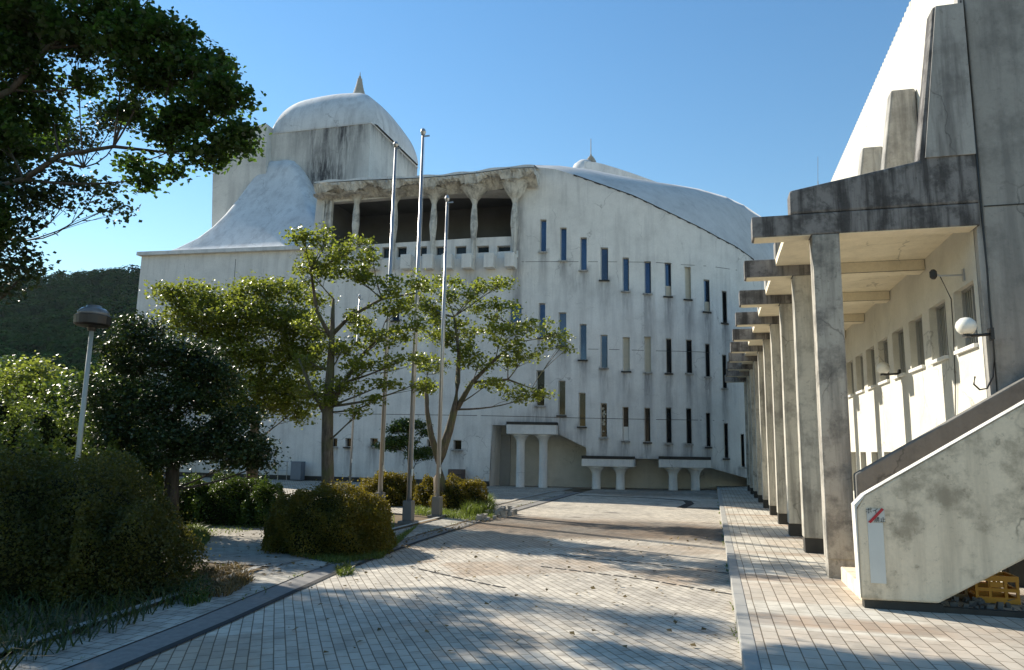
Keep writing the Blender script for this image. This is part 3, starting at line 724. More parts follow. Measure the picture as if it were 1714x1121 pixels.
Fc.append(tuple((len(secs)-1)*ns+i for i in range(ns)))
bell=mk('bell_roof',V,Fc,M_roofw,hall,smooth=True)
# roof deck so light does not fall into the hall
k=MB(); k.box(LEFTX+.1,-8,29.9,45,9.9,10.2); k.box(-16.4,-7.2,33.3,45,9.9,13.6); k.make('roof_deck',M_roofw,hall)
# small wall fittings
p=aty(499,772,29.5); q=aty(507,806,29.5)
t=thing('utility_cabinet','grey blue metal cabinet against the foot of the left white wall','cabinet',(p[0],29.4,0))
k=MB(); k.box(p[0]-.2,q[0]+.02,29.25,29.6,.05,p[2]); k.make('body',simple('cabinet_paint',(.12,.15,.19),.5),t,bevel=.01)
k=MB(); k.box(p[0]-.19,q[0]+.01,29.24,29.25,.1,p[2]-.04); k.make('door',simple('cabinet_door_paint',(.15,.18,.22),.5),t)
t=thing('metal_railing','thin grey railing along the foot of the left white wall beside the cabinet','railing',(p[0]-1,29.3,0))
k=MB()
for i in range(4): k.tube([(p[0]-.35-.45*i,29.2,0),(p[0]-.35-.45*i,29.2,.85)],.018,6)
k.make('post',M_metal,t)
k=MB(); k.tube([(p[0]-.3,29.2,.85),(p[0]-1.75,29.2,.85)],.018,6); k.tube([(p[0]-.3,29.2,.45),(p[0]-1.75,29.2,.45)],.012,6); k.make('rail',M_metal,t)
p=aty(752,785,29.5);q=aty(775,800,29.5)
t=thing('brown_box','low brown ventilation box on the white wall behind the forked tree','box',(p[0],29.5,0))
k=MB(); k.box(p[0],q[0],29.35,29.8,.05,p[2]); k.make('body',simple('brown_paint',(.10,.07,.06),.6),t,bevel=.01)
k=MB(); 
for i in range(4): k.box(p[0]+.03,q[0]-.03,29.335,29.35,.15+i*.1,.19+i*.1)
k.make('louvre',M_dark,t)
k=MB(); k.box(LEFTX,fac(820,800)[0]-.02,29.74,29.8,-.02,.22); k.make('base_band',M_dark,hall)
# ------------------------------------------------------------------ right wing with colonnade
wing=thing('colonnade_wing','white two storey wing on the right with concrete colonnade and overhanging beams','building',(3.3,18,0.12))
XW=3.23; Y0=9.8; SP=2.3; NC=10
# gallery wall with window holes
up_w=[(10.12+1.175*i,10.12+1.175*i+.80,3.0,3.82) for i in range(17)]
lo_w=[(10.35+1.175*i,10.35+1.175*i+.62,.75,1.66) for i in range(17)]
hol2=up_w+lo_w
ys_=sorted({9.98,31.}|{h[0] for h in hol2}|{h[1] for h in hol2}); zs_=[.12,.75,1.66,2.99,3.80,4.72]
B=MB()
for i in range(len(ys_)-1):
    for j in range(len(zs_)-1):
        ym=(ys_[i]+ys_[i+1])/2; zm=(zs_[j]+zs_[j+1])/2
        if any(h[0]<ym<h[1] and h[2]<zm<h[3] for h in hol2): continue
        B.add([(XW,ys_[i],zs_[j]),(XW,ys_[i],zs_[j+1]),(XW,ys_[i+1],zs_[j+1]),(XW,ys_[i+1],zs_[j])],[(0,1,2,3)])
for a,b,c,d_ in hol2:
    for q in ([(XW,a,c),(XW+.16,a,c),(XW+.16,a,d_),(XW,a,d_)],[(XW,b,c),(XW,b,d_),(XW+.16,b,d_),(XW+.16,b,c)],[(XW,a,c),(XW,b,c),(XW+.16,b,c),(XW+.16,a,c)],[(XW,a,d_),(XW+.16,a,d_),(XW+.16,b,d_),(XW,b,d_)]):
        B.add(q,[(0,1,2,3)])
B.make('gallery_wall',M_wallin,wing)
for a,b,c,d_ in hol2:
    k=MB(); t_=.03
    for q in ((a,a+t_,c,d_),(b-t_,b,c,d_),(a+t_,b-t_,c,c+t_),(a+t_,b-t_,d_-t_,d_),((a+b)/2-.015,(a+b)/2+.015,c+t_,d_-t_)): k.box(XW+.10,XW+.15,q[0],q[1],q[2],q[3])
    f=k.make('window',M_frame,wing)
    mk('pane',[(XW+.135,a+t_,c+t_),(XW+.135,b-t_,c+t_),(XW+.135,b-t_,d_-t_),(XW+.135,a+t_,d_-t_)],[(0,3,2,1)],G_curt,f)
    if c>2:
        k=MB()
        for i in range(6): k.box(XW-.05,XW+.0995,a+i*(b-a)/6+.004,a+(i+1)*(b-a)/6-.004,c-.05,c-.003)
        k.make('sill',M_white,f)
# upper wall with toothed tile edge
V=[];Fc=[]; ye=np.arange(9.98,31.,.075)
for i,y in enumerate(ye):
    zt_=8.86+(.055 if i%2 else -.03); V+=[(3.29,y,4.7),(3.29,y,zt_),(3.75,y,zt_+.3)]
for i in range(len(ye)-1):
    Fc+=[(i*3,i*3+1,i*3+4,i*3+3),(i*3+1,i*3+2,i*3+5,i*3+4)]
mk('upper_wall',V,Fc,M_wallin,wing)
k=MB(); k.box(3.45,9,9.99,31,8.2,8.5); k.box(8.9,9,9.99,31,.12,8.4); k.box(3.3,9,31,31.1,.12,8.4); k.make('roof_body',M_fac,wing)
k=MB(); k.box(1.07,XW+.02,Y0+.02,31,4.585,4.695); k.make('soffit_slab',M_cream,wing)
for i in range(NC):
    y=Y0+SP*i; y1=y+.29
    k=MB(); k.box(.59,XW-.003 if i else 3.26,y,y1,4.415,4.70); bm=k.make('beam',M_beam,wing,bevel=.015)
    if i==0:
        bm['label']='nearest overhanging beam, darkest with black weathering'
    # warm bounce light under the beam, put in as thin cream sheets
    k=MB(); k.box(1.66,XW-.01,y+.01,y1-.01,4.408,4.4145); k.box(.62,1.31,y+.01,y1-.01,4.408,4.4145); k.make('beam_soffit_bounce',M_cream,bm)
    if i: 
        k=MB(); k.box(1.66,XW-.01,y-.004,y-.0005,4.42,4.58); k.make('beam_face_bounce',M_cream,bm)  # cream sheet puts bounce light into the colour of the beam face
    k=MB(); k.prism_y([(1.07,4.703),(3.275,4.703),(3.275,7.40),(2.92,7.40),(2.63,5.31),(1.07,5.03)],y+.003,y1-.003)
    k.make('fin',M_pier if i else M_beam,wing,bevel=.035)
    k=MB(); k.box(1.325,1.655,y+.004,y1-.01,.34,4.4135); c_=k.make('column',M_colfront if i==0 else M_col,wing,bevel=.015)
    k=MB(); k.box(1.335,1.645,y+.02,y1-.02,.10,.34); k.make('plinth',M_dark if i else M_colfront,c_)
# the front pier is wider and paler than the fin
pp=MB(); pp.prism_y([(2.70,5.33),(3.27,5.33),(3.27,7.385),(2.95,7.385)],9.783,9.80); pp.make('pier_face',M_pier,wing,bevel=.005)
# end wall
k=MB(); k.prism_y([(3.314,2.0),(9,2.0),(9,12),(3.314,12)],9.86,10.1); k.make('end_wall',M_end,wing,bevel=.02)
k=MB(); k.box(3.235,3.298,9.87,10.0,1.6,12); k.make('wall_return',M_pier,wing); k=MB(); k.box(3.298,3.314,9.95,10.0,.12,12); k.make('joint_recess',M_dark,wing)
k=MB(); k.box(3.33,9,9.853,9.859,4.66,4.675); k.box(3.33,9,9.853,9.859,7.9,7.915); k.make('wall_joint',M_dark,wing)
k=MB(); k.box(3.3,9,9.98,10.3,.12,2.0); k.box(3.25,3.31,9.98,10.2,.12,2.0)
k.make('shaded_under_wall',M_dark,wing)  # near-black colour stands in for the deep shade under the stairs
# staircase
M_coping=concrete('coping_paint',(.70,.68,.62),(.25,.23,.2),.3,.4,sc_=2.)
stair=thing('staircase','weathered concrete outside staircase with solid sloping parapets at the right','staircase',(2.,8.9,.12))
def zt_n(x): return 1.15+.627*(x-1.38)
k=MB(); k.prism_y([(1.38,.20),(2.06,.21),(9,.21+.60*6.94),(9,zt_n(9)),(1.46,zt_n(1.46)),(1.38,1.06)],8.05,8.22); k.make('near_parapet',M_stair,stair,bevel=.022)
k=MB(); k.prism_y([(1.36,zt_n(1.36)-.03),(1.372,.22),(1.379,.22),(1.379,1.075),(1.47,zt_n(1.47)+.003),(9,zt_n(9)+.003),(9,zt_n(9)+.012),(1.455,zt_n(1.455)+.012)],8.045,8.225); k.make('coping',M_coping,stair,bevel=.003)
k=MB(); k.box(1.41,2.10,8.08,8.20,.06,.20); k.box(2.1,9,8.10,8.18,.06,.17); k.make('plinth',M_dark,stair)
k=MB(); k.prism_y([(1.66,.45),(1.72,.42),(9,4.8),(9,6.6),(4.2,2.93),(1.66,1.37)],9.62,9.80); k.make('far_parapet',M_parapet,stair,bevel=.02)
k=MB()
for i in range(16):
    x=1.44+.28*i; z=.12+.17*(i+1)
    k.box(x,x+.30,8.225,9.615,z-.17-(.12 if i else 0),z)
k.make('steps',M_stair,stair,bevel=.012)
# notice on the parapet
def text(body,size,loc,rot,mat,parent,name,ext=.0015):
    cu=bpy.data.curves.new(name,'FONT'); cu.body=body; cu.size=size; cu.extrude=ext; cu.align_x='CENTER'; cu.align_y='CENTER'
    o=bpy.data.objects.new('tmp',cu); COL.objects.link(o); bpy.context.view_layer.update()
    me=bpy.data.meshes.new_from_object(o.evaluated_get(bpy.context.evaluated_depsgraph_get())); bpy.data.objects.remove(o)
    M=Matrix.Translation(Vector(loc))@rot.to_matrix().to_4x4(); me.transform(Matrix.Translation(-Vector(WL[parent.name]))@M)
    me.materials.clear(); me.materials.append(mat); r=bpy.data.objects.new(name,me); COL.objects.link(r); r.parent=parent; WL[r.name]=WL[parent.name]; return r
from mathutils import Euler
sg=thing('notice_sign','white notice with red slash across black characters on the stair parapet','sign',(1.52,8.04,.35))
a=aty(1452,873,8.045); b=aty(1484,977,8.045); c=aty(1450,851,8.045); d2=aty(1480,852,8.045)
k=MB(); k.box(a[0],b[0],8.042,8.049,b[2],a[2]-.004); k.make('blank_panel',simple('panel_white',(.62,.62,.58),.6,var=.08),sg,bevel=.001)
k=MB(); k.box(c[0],d2[0],8.040,8.049,a[2],c[2]); k.make('notice_board',simple('board_white',(.55,.54,.50),.6,var=.12),sg,bevel=.001)
rd=simple('sign_red',(.45,.02,.03),.5,var=.1); bl=simple('sign_black',(.02,.02,.02),.5)
xc=(c[0]+d2[0])/2; zc=(a[2]+c[2])/2; hw=(d2[0]-c[0])/2
rot=Euler((math.radians(90),0,0))
text('\u30dd\u30a4',.06,(xc-.03,8.038,zc+.04),rot,bl,sg,'lettering'); text('\u7981\u6b62',.055,(xc+.035,8.038,zc-.042),rot,bl,sg,'lettering')
k=MB(); k.prism_y([(xc-hw*.9,zc-.065),(xc-hw*.6,zc-.075),(xc+hw*.95,zc+.06),(xc+hw*.7,zc+.075)],8.034,8.037); k.make('red_slash',rd,sg)
# wall lamps
def wlamp(px,py,first):
    p=atx(px,py,XW-.27); y=p[1]; z=p[2]
    t=thing('wall_lamp',first,'lamp',(XW,y,z-.1),'globe lamps on the gallery wall')
    k=MB(); n_=12
    k.lathe(p[0],y,[(.02,z-.10),(.07,z-.088),(.10,z-.05),(.115,z),(.10,z+.055),(.06,z+.095),(.005,z+.11)],20); k.make('globe',simple('opal_glass',(.8,.79,.72),.25,var=.03),t,smooth=True)
    k=MB(); k.tube([(XW-.02,y,z-.10),(p[0],y,z-.12)],.018,8); k.lathe(p[0],y,[(.05,z-.13),(.05,z-.10)],12); k.box(XW-.035,XW,y-.06,y+.06,z-.17,z-.03); k.make('bracket',M_black,t)
wlamp(1617,546,'larger white globe lamp on a black bracket, nearest the end wall'); wlamp(1478,616,'smaller looking white globe lamp further along the gallery wall')
p=atx(1614,460,XW); 
t=thing('wall_bracket_arm','thin bent metal arm with dark fitting high on the gallery wall','bracket',(XW,p[1],p[2]))
k=MB(); q=atx(1594,462,XW-.28); e=atx(1581,446,XW-.36)
k.tube([p+np.array([-.01,0,0]),(q[0],p[1],p[2]),(q[0]-.06,p[1],p[2]+.03),(e[0],p[1],e[2]+.0)],.013,7); k.make('arm',M_frame,t)
k=MB(); k.box(XW-.02,XW,p[1]-.03,p[1]+.03,p[2]-.08,p[2]+.08); k.make('plate',M_frame,t)
k=MB(); k.lathe(e[0],p[1],[(.02,e[2]-.05),(.045,e[2]-.02),(.045,e[2]+.05),(.02,e[2]+.08)],10); k.make('fitting',M_black,t)
k=MB(); k.tube([(q[0],p[1],p[2]-.01),tuple(atx(1592,500,XW-.2)),tuple(atx(1596,560,XW-.02)),tuple(atx(1599,640,XW-.02)),tuple(atx(1599,720,XW-.02))],.007,5); k.make('cable',M_black,t)
# black cable down the joint of the end wall
P=[aty(x,y,9.84) for x,y in [(1608,0),(1616,80),(1622,160),(1631,230),(1637,300),(1645,380),(1652,450),(1657,520),(1662,575)]]
P=[q+np.array([0.0,rng.normal()*.01,0]) for q in P]
P+=[aty(x,y,9.84) for x,y in [(1664,600),(1662,630),(1652,650),(1640,652),(1630,643),(1632,630)]]
k=MB(); k.tube(P,.011,6); o=k.make('black_cable',M_black,loc=None); setp(o,'loose black cable hanging down the joint beside the grey end wall','cable')
# rooftop antenna
p=atD(1369,303,26); q=atD(1369,262,26)
t=thing('antenna','thin antenna mast standing above the roofs right of the curved hall','antenna',(p[0],p[1],p[2]-2)); k=MB(); k.tube([p-np.array([0,0,3.6]),p],.02,6); k.make('mast',M_frame,t); k=MB(); k.tube([p,q],.010,6); k.make('whip',M_metal,t)
# crates and rubble under the stairs
def crate(x,y,z,w_,d_,h,col,label,rz=0):
    t=thing('crate',label,'crate',(x,y,z),'crates stored under the staircase'); m=simple('crate_plastic',col,.5,var=.15)
    k=MB(); b=.03
    for (xa,xb,ya,yb) in ((x,x+w_,y,y+b),(x,x+w_,y+d_-b,y+d_),(x,x+b,y+b,y+d_-b),(x+w_-b,x+w_,y+b,y+d_-b)):
        k.box(xa,xb,ya,yb,z,z+h*.22); k.box(xa,xb,ya,yb,z+h*.42,z+h*.55); k.box(xa,xb,ya,yb,z+h*.80,z+h)
    for xx in (x,x+w_*.3,x+w_*.66,x+w_-b): 
        for yy in (y+.003,y+d_-b+.003): k.box(xx+.002,xx+b-.002,yy,yy+b-.006,z+.01,z+h-.01)
    k.box(x+b,x+w_-b,y+b,y+d_-b,z,z+.02); k.make('shell',m,t)
    k=MB(); k.box(x+w_*.34,x+w_*.64,y-.004,y+.001,z+h*.58,z+h*.78); k.make('handle',m,t)
a=aty(1634,1006,8.75)
crate(a[0],8.75,.13,.40,.34,.27,(.55,.25,.02),'orange yellow plastic crate under the staircase, the right one')
crate(a[0]-.38,8.85,.13,.34,.34,.24,(.22,.13,.05),'brown slatted crate under the staircase, left of the orange one')
crate(a[0]-.02,9.2,.13,.40,.34,.42,(.40,.17,.02),'taller dull orange crate standing behind the bright one under the staircase')
V=[]
k=MB()
for i in range(110):
    x=2.0+rng.random()*2.6; y=8.3+rng.random()*.6; s=.008+rng.random()*.022
    q=rng.normal(size=(8,3))*s*.35; c8=np.array([(a_,b_,c_) for c_ in(0,1) for b_ in (0,1) for a_ in (0,1)])*s*2
    k.add(c8+q+np.array([x,y,.125]),[(0,2,3,1),(4,5,7,6),(0,1,5,4),(1,3,7,5),(3,2,6,7),(2,0,4,6)])
setp(k.make('rubble',simple('rubble_stone',(.16,.15,.14),.9,var=.4,sc_=3)),'scattered grey stones and rubble on the paving below the stair parapet','rubble',kind='stuff')
# ------------------------------------------------------------------ flagpoles, street lamp
def flagpole(px,base,toppy,toppx,r,label,box=True,ball=True):
    b=atz(px,base,0); u,f,_=level(px,base); D=(0-H)/_*f; top=atD(toppx,toppy,D); h=top[2]
    t=thing('flagpole',label,'flagpole',(b[0],b[1],0),'flagpoles in the planting bed')
    k=MB(); k.lathe(b[0],b[1],[(r,0.02),(r*.85,h*.5),(r*.5,h)],14); k.make('pole',M_metal,t,smooth=True)
    if ball: k=MB(); k.lathe(b[0],b[1],[(.02,h),(r*.9,h+.03),(r*1.25,h+.09),(r*.9,h+.15),(.01,h+.18)],14); k.box(b[0],b[0]+.16,b[1]-.012,b[1]+.012,h-.03,h+.0); k.make('finial',M_metal,t,smooth=False)
    if box:
        k=MB(); k.box(b[0]-.17,b[0]+.17,b[1]-.17,b[1]+.17,0,.07); k.box(b[0]-.10,b[0]+.10,b[1]-.10,b[1]+.10,.072,.48); k.make('base',simple('base_metal',(.17,.165,.155),.6,.2),t,bevel=.012)
    k=MB(); k.tube([(b[0]+r+.012,b[1]-.02,.9),(b[0]+r+.006,b[1]-.02,h-.05)],.004,4); k.box(b[0]+r-.002,b[0]+r+.03,b[1]-.05,b[1]-.02,1.0,1.14); k.make('rope',M_white,t)
flagpole(683,877,227,712,.053,'tallest silver flagpole, the middle one with a grey box base')
flagpole(731,867,338,748,.048,'right silver flagpole on a grey box base, shorter than the middle one')
flagpole(635,858,247,659,.058,'left silver flagpole rising behind the yellow brown bush')
flagpole(585,822,500,604,.04,'thin white flagpole furthest back beside the mossy trunk',box=False)
hp=atD(154,548,12.); b=np.array([hp[0],hp[1],0])
t=thing('street_lamp','grey street lamp with dark saucer head and clear dome among the left bushes','street lamp',tuple(b))
k=MB(); k.lathe(b[0],b[1],[(.05,0),(.042,1.5),(.036,hp[2])],12); k.make('pole',simple('lamp_pole_paint',(.33,.36,.34),.5,.2,var=.1),t,smooth=True)
z=hp[2]
k=MB(); k.lathe(b[0],b[1],[(.06,z-.06),(.07,z),(.24,z+.02),(.275,z+.05),(.28,z+.19),(.25,z+.205),(.24,z+.10),(.05,z+.06)],24); k.make('head',simple('lamp_rim',(.012,.010,.010),.4,var=.2),t,smooth=False)
k=MB(); k.lathe(b[0],b[1],[(.248,z+.19),(.235,z+.26),(.18,z+.32),(.12,z+.335),(.11,z+.37),(.02,z+.38)],24); k.make('dome',simple('lamp_dome_plastic',(.13,.14,.15),.12,.0,var=.7,sc_=9),t,smooth=True)
# ------------------------------------------------------------------ vegetation
R_=lambda *p:[pad(*q) for q in p]
def trunkpx(pts,D,rs):
    out=[]
    for (px,py),r in zip(pts,rs): q=atD(px,py,D); out.append((q[0],q[1],q[2],r))
    return out
def gbase(px,D):
    p=atD(px,700,D); return (p[0],p[1],0.)
# A : overhanging maple, trunk out of frame on the left
bA=np.array([-14.2,9.6,0.])
trA=[(bA[0],bA[1],0,.30),(bA[0]+.1,bA[1],2.,.26),(bA[0]+.3,bA[1]+.1,4.,.22)]
def chain(a,pts,D,r0_,r1): 
    P=[tuple(a)]+[tuple(atD(x,y,D)) for x,y in pts]; rs=np.linspace(r0_,r1,len(P)); return [(p[0],p[1],p[2],r) for p,r in zip(P,rs)]
limbs=[trA,chain(trA[2][:3],[(-60,330),(40,300),(100,260),(190,245),(280,255)],12.3,.08,.02),
 chain(trA[2][:3],[(-80,200),(20,150),(80,80),(150,40),(230,20)],12.6,.09,.02),
 chain(trA[2][:3],[(-60,60),(40,-80),(180,-160)],13.4,.14,.04),
 chain(trA[2][:3],[(-200,0),(-100,-300),(60,-420)],13.,.16,.05)]
padsA=R_((40,20,12.5,60,35),(120,50,12.5,60,35),(200,15,12.4,60,28),(210,70,12.2,62,38),(290,60,12.1,45,28),(325,110,12.0,60,38),(250,130,12.3,60,40),(350,165,11.9,55,34),(310,195,12.1,52,30),(385,235,11.8,48,20),(345,255,11.9,40,20),(290,225,12.2,42,24),
 (30,110,12.8,60,50),(20,190,13,50,48),(45,45,13.2,60,40),(150,140,12.9,30,16),(215,185,12.5,40,22),(240,300,12.4,24,18),(228,270,12.4,26,12),(290,285,12.0,9,9),(375,130,11.7,18,30),(400,165,11.7,20,16),(410,225,11.8,22,20),(260,30,12.1,25,14),(90,200,13,30,24))
padsA+=R_((0,222,12.5,50,26),(25,240,13.6,50,26),(-20,260,13.8,60,40),(-90,290,12.9,90,60),(-30,360,12,50,45),(-100,400,12.4,80,50),(-170,260,13.2,90,60),(-200,420,12.8,90,60),(-60,200,12.8,70,40),(100,-70,12.9,110,60),(260,-80,12.8,90,50),(-80,60,12.6,80,70),(-90,240,13.4,80,80),(0,-180,13.6,130,80),(200,-190,13.4,120,70),(380,-170,13,90,50),(60,-330,13.6,150,90),(300,-320,13.4,110,70),(-150,-100,13.8,110,110))
tree('maple_tree','large dark maple overhanging from the upper left corner of the view',None,tuple(bA),limbs,padsA,LF_maple,.095,bark=M_bark_dark,cl=34,nl=52,sig=.13,dens=1.4)
# B : second off-frame tree, finer leaves, left edge
bB=np.array([-20.5,12.8,0.]); trB=[(bB[0],bB[1],0,.28),(bB[0]+.2,bB[1],3,.22),(bB[0]+.2,bB[1],6,.16),(bB[0]+.3,bB[1],9,.08)]
padsB=R_((175,205,16.5,42,22),(120,235,17,46,24),(60,240,15.8,48,22),(200,190,16.3,36,20),(20,290,12.8,48,24),(110,300,12.7,44,16),(165,315,12.6,38,13),(190,345,12.5,18,13),(60,330,12.8,46,18),(60,150,13,45,36),(-40,180,17,70,60),(10,60,13,70,45),(130,90,13,50,30),(210,120,12.6,40,26),(-30,390,13.2,60,40),(-140,430,13.5,90,60),(-260,380,14.5,110,90),(10,370,12.5,55,30),(35,330,12.5,55,26),(100,342,12.7,38,12),(20,430,12.4,50,26),(50,450,12.2,40,12),(10,475,12.4,34,18),(-80,150,18,70,70),(-60,440,13.,70,40),(-160,330,18,100,110),(-260,200,18,110,120),(-40,-150,19,130,110))
tree('slender_tree','finer leaved tree at the left edge below the overhanging maple',None,tuple(bB),[trB,chain((bB[0]+.2,bB[1],6),[(-150,260),(-40,240),(60,260),(140,280)],17,.13,.03),chain((bB[0]+.2,bB[1],4.5),[(-150,420),(-60,400),(20,400)],17,.10,.03)],padsB,LF_dark,.085,bark=M_bark_dark,cl=30,nl=34,sig=.17)
# T1 mossy trunk
D=15.6; b1=gbase(549,D)
tr1=[trunkpx([(551,880),(549,800),(548,740),(549,680),(553,620),(556,560),(558,500)],D,[.16,.135,.125,.12,.09,.06,.03]),
     trunkpx([(549,690),(575,640),(610,590),(640,560)],D,[.07,.05,.035,.02]),trunkpx([(556,560),(585,530),(640,500),(700,490)],D,[.05,.04,.03,.015]),
     trunkpx([(549,700),(520,650),(500,600)],D,[.06,.04,.02]),trunkpx([(556,570),(530,520),(520,450),(545,400)],D,[.05,.04,.03,.015])]
pads1=R_((510,392,15.4,32,16),(545,405,15.6,50,20),(600,412,15.3,40,16),(625,430,15.2,26,14),(560,440,15.8,60,22),(520,455,15.5,46,22),(600,465,15.3,50,20),(650,480,15.1,45,16),(700,475,15.0,45,14),(660,515,15.2,50,18),(610,540,15.4,42,20),(540,500,16,30,18),(575,580,15.6,50,22),(640,565,15.2,55,18),(690,545,15.,40,18),(620,610,15.4,50,18),(680,600,15.1,40,14),(570,640,15.5,40,20),(530,660,15.8,40,22),(510,600,16,30,30),(650,640,15.3,40,12),(520,540,15.9,30,20),(625,672,15.2,22,8),(600,690,15.2,22,5),(700,640,15.2,32,12),(565,668,15.4,26,10))
tree('young_tree','airy light green tree with mossy trunk left of the flagpoles','light green trees in the planting bed',b1,tr1,pads1,LF_light,.070,cl=17,nl=44,sig=.105,dens=1.5)
# T2 forked
D=19.; b2=gbase(742,D)
tr2=[trunkpx([(738,852),(735,800),(738,762),(752,720),(762,680),(766,640),(768,590),(760,530)],D,[.17,.15,.13,.11,.09,.07,.05,.03]),
     trunkpx([(736,775),(722,730),(715,690),(712,640)],D,[.10,.08,.06,.03]),trunkpx([(764,685),(790,640),(830,600),(870,570)],D,[.08,.06,.04,.02]),
     trunkpx([(790,640),(850,635),(890,650)],D,[.04,.03,.015])]
pads2=R_((800,480,19,40,14),(845,470,19,32,10),(780,505,19.2,50,18),(830,520,19,48,16),(770,550,19.2,50,20),(840,560,18.8,50,18),(890,545,18.6,42,14),(925,560,18.5,28,12),(940,580,18.4,22,7),(880,590,18.6,48,13),(780,590,19.2,44,20),(730,560,19.4,40,24),(820,640,18.8,38,11),(870,655,18.6,32,9),(900,660,18.5,22,6),(720,610,19.4,38,20),(740,480,19.4,36,16),(720,520,19.4,36,20),(850,605,18.8,36,10),(875,668,18.6,22,7),(715,650,19.3,26,12),(800,610,19,30,12),(690,500,19.3,36,16))
tree('young_tree','airy light green tree with forked dark trunk right of the flagpoles','light green trees in the planting bed',b2,tr2,pads2,LF_light,.078,cl=16,nl=40,sig=.12,dens=1.4)
# T00 broad light tree
D=18.; b3=gbase(420,D)
tr3=[trunkpx([(420,830),(425,740),(430,660),(440,600)],D,[.15,.12,.09,.05]),trunkpx([(428,690),(370,620),(340,560)],D,[.08,.05,.02]),trunkpx([(432,660),(480,600),(500,540)],D,[.07,.05,.02])]
pads3=R_((290,492,18,32,13),(330,482,18,26,10),(355,505,18,55,22),(430,485,18,55,18),(485,490,18,40,18),(400,530,17.8,85,30),(480,540,17.8,60,35),(340,550,18,60,28),(420,590,17.6,80,38),(495,600,17.8,45,35),(450,650,17.6,70,35),(360,620,18,60,40),(500,660,17.8,34,26),(490,690,17.6,34,18),(300,525,18.2,40,22),(275,490,18.,24,10),(400,680,17.8,50,26),(530,560,18,22,30))
tree('broad_tree','dense olive green broad tree in front of the left white wall','light green trees in the planting bed',b3,tr3,pads3,LF_light,.076,cl=30,nl=40,sig=.16,dens=1.6)
# T0 dark evergreen
D=13.6; b4=gbase(286,D)
tr4=[trunkpx([(285,870),(287,820),(290,770),(295,700),(300,640)],D,[.15,.13,.11,.08,.05])]
pads4=R_((235,565,13.6,50,26),(290,600,13.6,70,32),(215,610,13.7,42,30),(200,665,13.5,50,34),(270,670,13.2,75,40),(350,650,13.6,60,38),(380,700,13.5,55,30),(210,720,13.3,58,32),(290,735,13.1,80,38),(370,745,13.4,75,32),(425,750,13.6,38,24),(180,700,13.8,28,26),(250,770,13.5,60,16),(400,770,13.7,40,14),(330,590,13.9,40,24),(440,775,13.8,26,14),(160,650,13.8,22,30),(170,745,13.6,30,22),(345,620,13.6,50,20),(190,585,13.8,24,20),(220,540,13.8,30,12))
tree('evergreen_tree','dark dense layered evergreen tree in the middle of the left bed',None,b4,tr4,pads4,LF_dark,.058,bark=M_bark_dark,cl=60,nl=46,sig=.12,dens=1.4)
# topiary
D=26.5; b5=gbase(690,D)
tr5=[trunkpx([(690,822),(688,790),(685,760),(684,720),(685,700)],D,[.12,.10,.08,.06,.03])]
pads5=R_((688,708,26.5,32,9),(665,720,26.4,22,7),(655,745,26.4,26,9),(672,737,26.4,30,8),(700,762,26.2,24,8),(712,755,26.3,20,8),(708,724,26.4,14,7))
tree('topiary_tree','small clipped cloud pruned tree behind the middle flagpole',None,b5,tr5,pads5,LF_hedge,.07,cl=60,nl=30,sig=.10,dens=1.6,flat=.5)
# bushes
def bl_(px,base,topy,wpx,dep,D=None):
    if D is None:
        u,f,z=level(px,base); D=(0-H)/z*f
    p=atD(px,700,D); zt_=atD(px,topy,D)[2]; return (p[0],p[1],0.,wpx*D/F/2,dep,zt_)
S=bl_(120,985,775,370,1.5,8.6); S2_=bl_(-60,985,760,300,1.6,8.4); S3_=bl_(225,985,850,170,.8,8.0)
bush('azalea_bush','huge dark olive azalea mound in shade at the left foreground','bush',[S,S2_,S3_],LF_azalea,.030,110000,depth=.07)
A_=bl_(560,925,818,205,.9,11.6)
bush('azalea_bush','rounded yellow brown bush at the foot of the mossy trunk','bush',[A_,bl_(500,925,835,80,.5,11.6),bl_(620,925,838,90,.6,11.8)],LF_azaleag,.027,75000,depth=.07)
bush('hedge_bush','low glossy green hedge mound under the dark evergreen','bush',[bl_(400,870,797,150,.8,15.2),bl_(335,870,802,90,.7,15.2),bl_(455,870,812,60,.6,14.8)],LF_hedge,.036,36000,depth=.09)
bush('azalea_bush','clipped yellow topped bush behind the left and middle flagpoles','bush',[bl_(655,845,793,105,.8,20.6)],LF_azaleag,.04,15000,depth=.08)
bush('azalea_bush','flat yellow green bush around the foot of the forked tree','bush',[bl_(775,850,801,100,.7,19.2),bl_(725,850,800,50,.6,19.8)],LF_azaleag,.04,16000,depth=.08)
bush('azalea_bush','yellow green bush between the evergreen trunk and the street lamp','bush',[bl_(255,880,795,90,.8,15.5)],LF_azaleag,.05,9000)
lb=[('leafy_shrub','bright sunlit shrub at the left edge below the wooded hill',-10,640,130,17,None),('leafy_shrub','sunlit shrub left of the street lamp pole',75,665,110,16,None),('leafy_shrub','bright low shrub round the foot of the street lamp',150,735,130,12.6,None),('leafy_shrub','bright green low shrub just behind the huge dark azalea',45,720,150,12.2,None),('leafy_shrub','shrub with pale leaves behind the street lamp',190,700,120,19,None),('leafy_shrub','light green shrub right of the street lamp foot',215,765,100,13.0,None)]
for nm,la,px,topy,wp,D,_ in lb:
    q=bl_(px,0,topy,wp,wp*D/F*.45,D); bush(nm,la,'shrub',[q,(q[0]+q[3]*.6,q[1]+.3,0,q[3]*.6,q[4]*.7,q[5]*.85),(q[0]-q[3]*.7,q[1]-.2,0,q[3]*.55,q[4]*.7,q[5]*.9)],LF_bright,.07,9000,group='sunlit shrubs in the left bed',depth=.28,bumpy=.22)
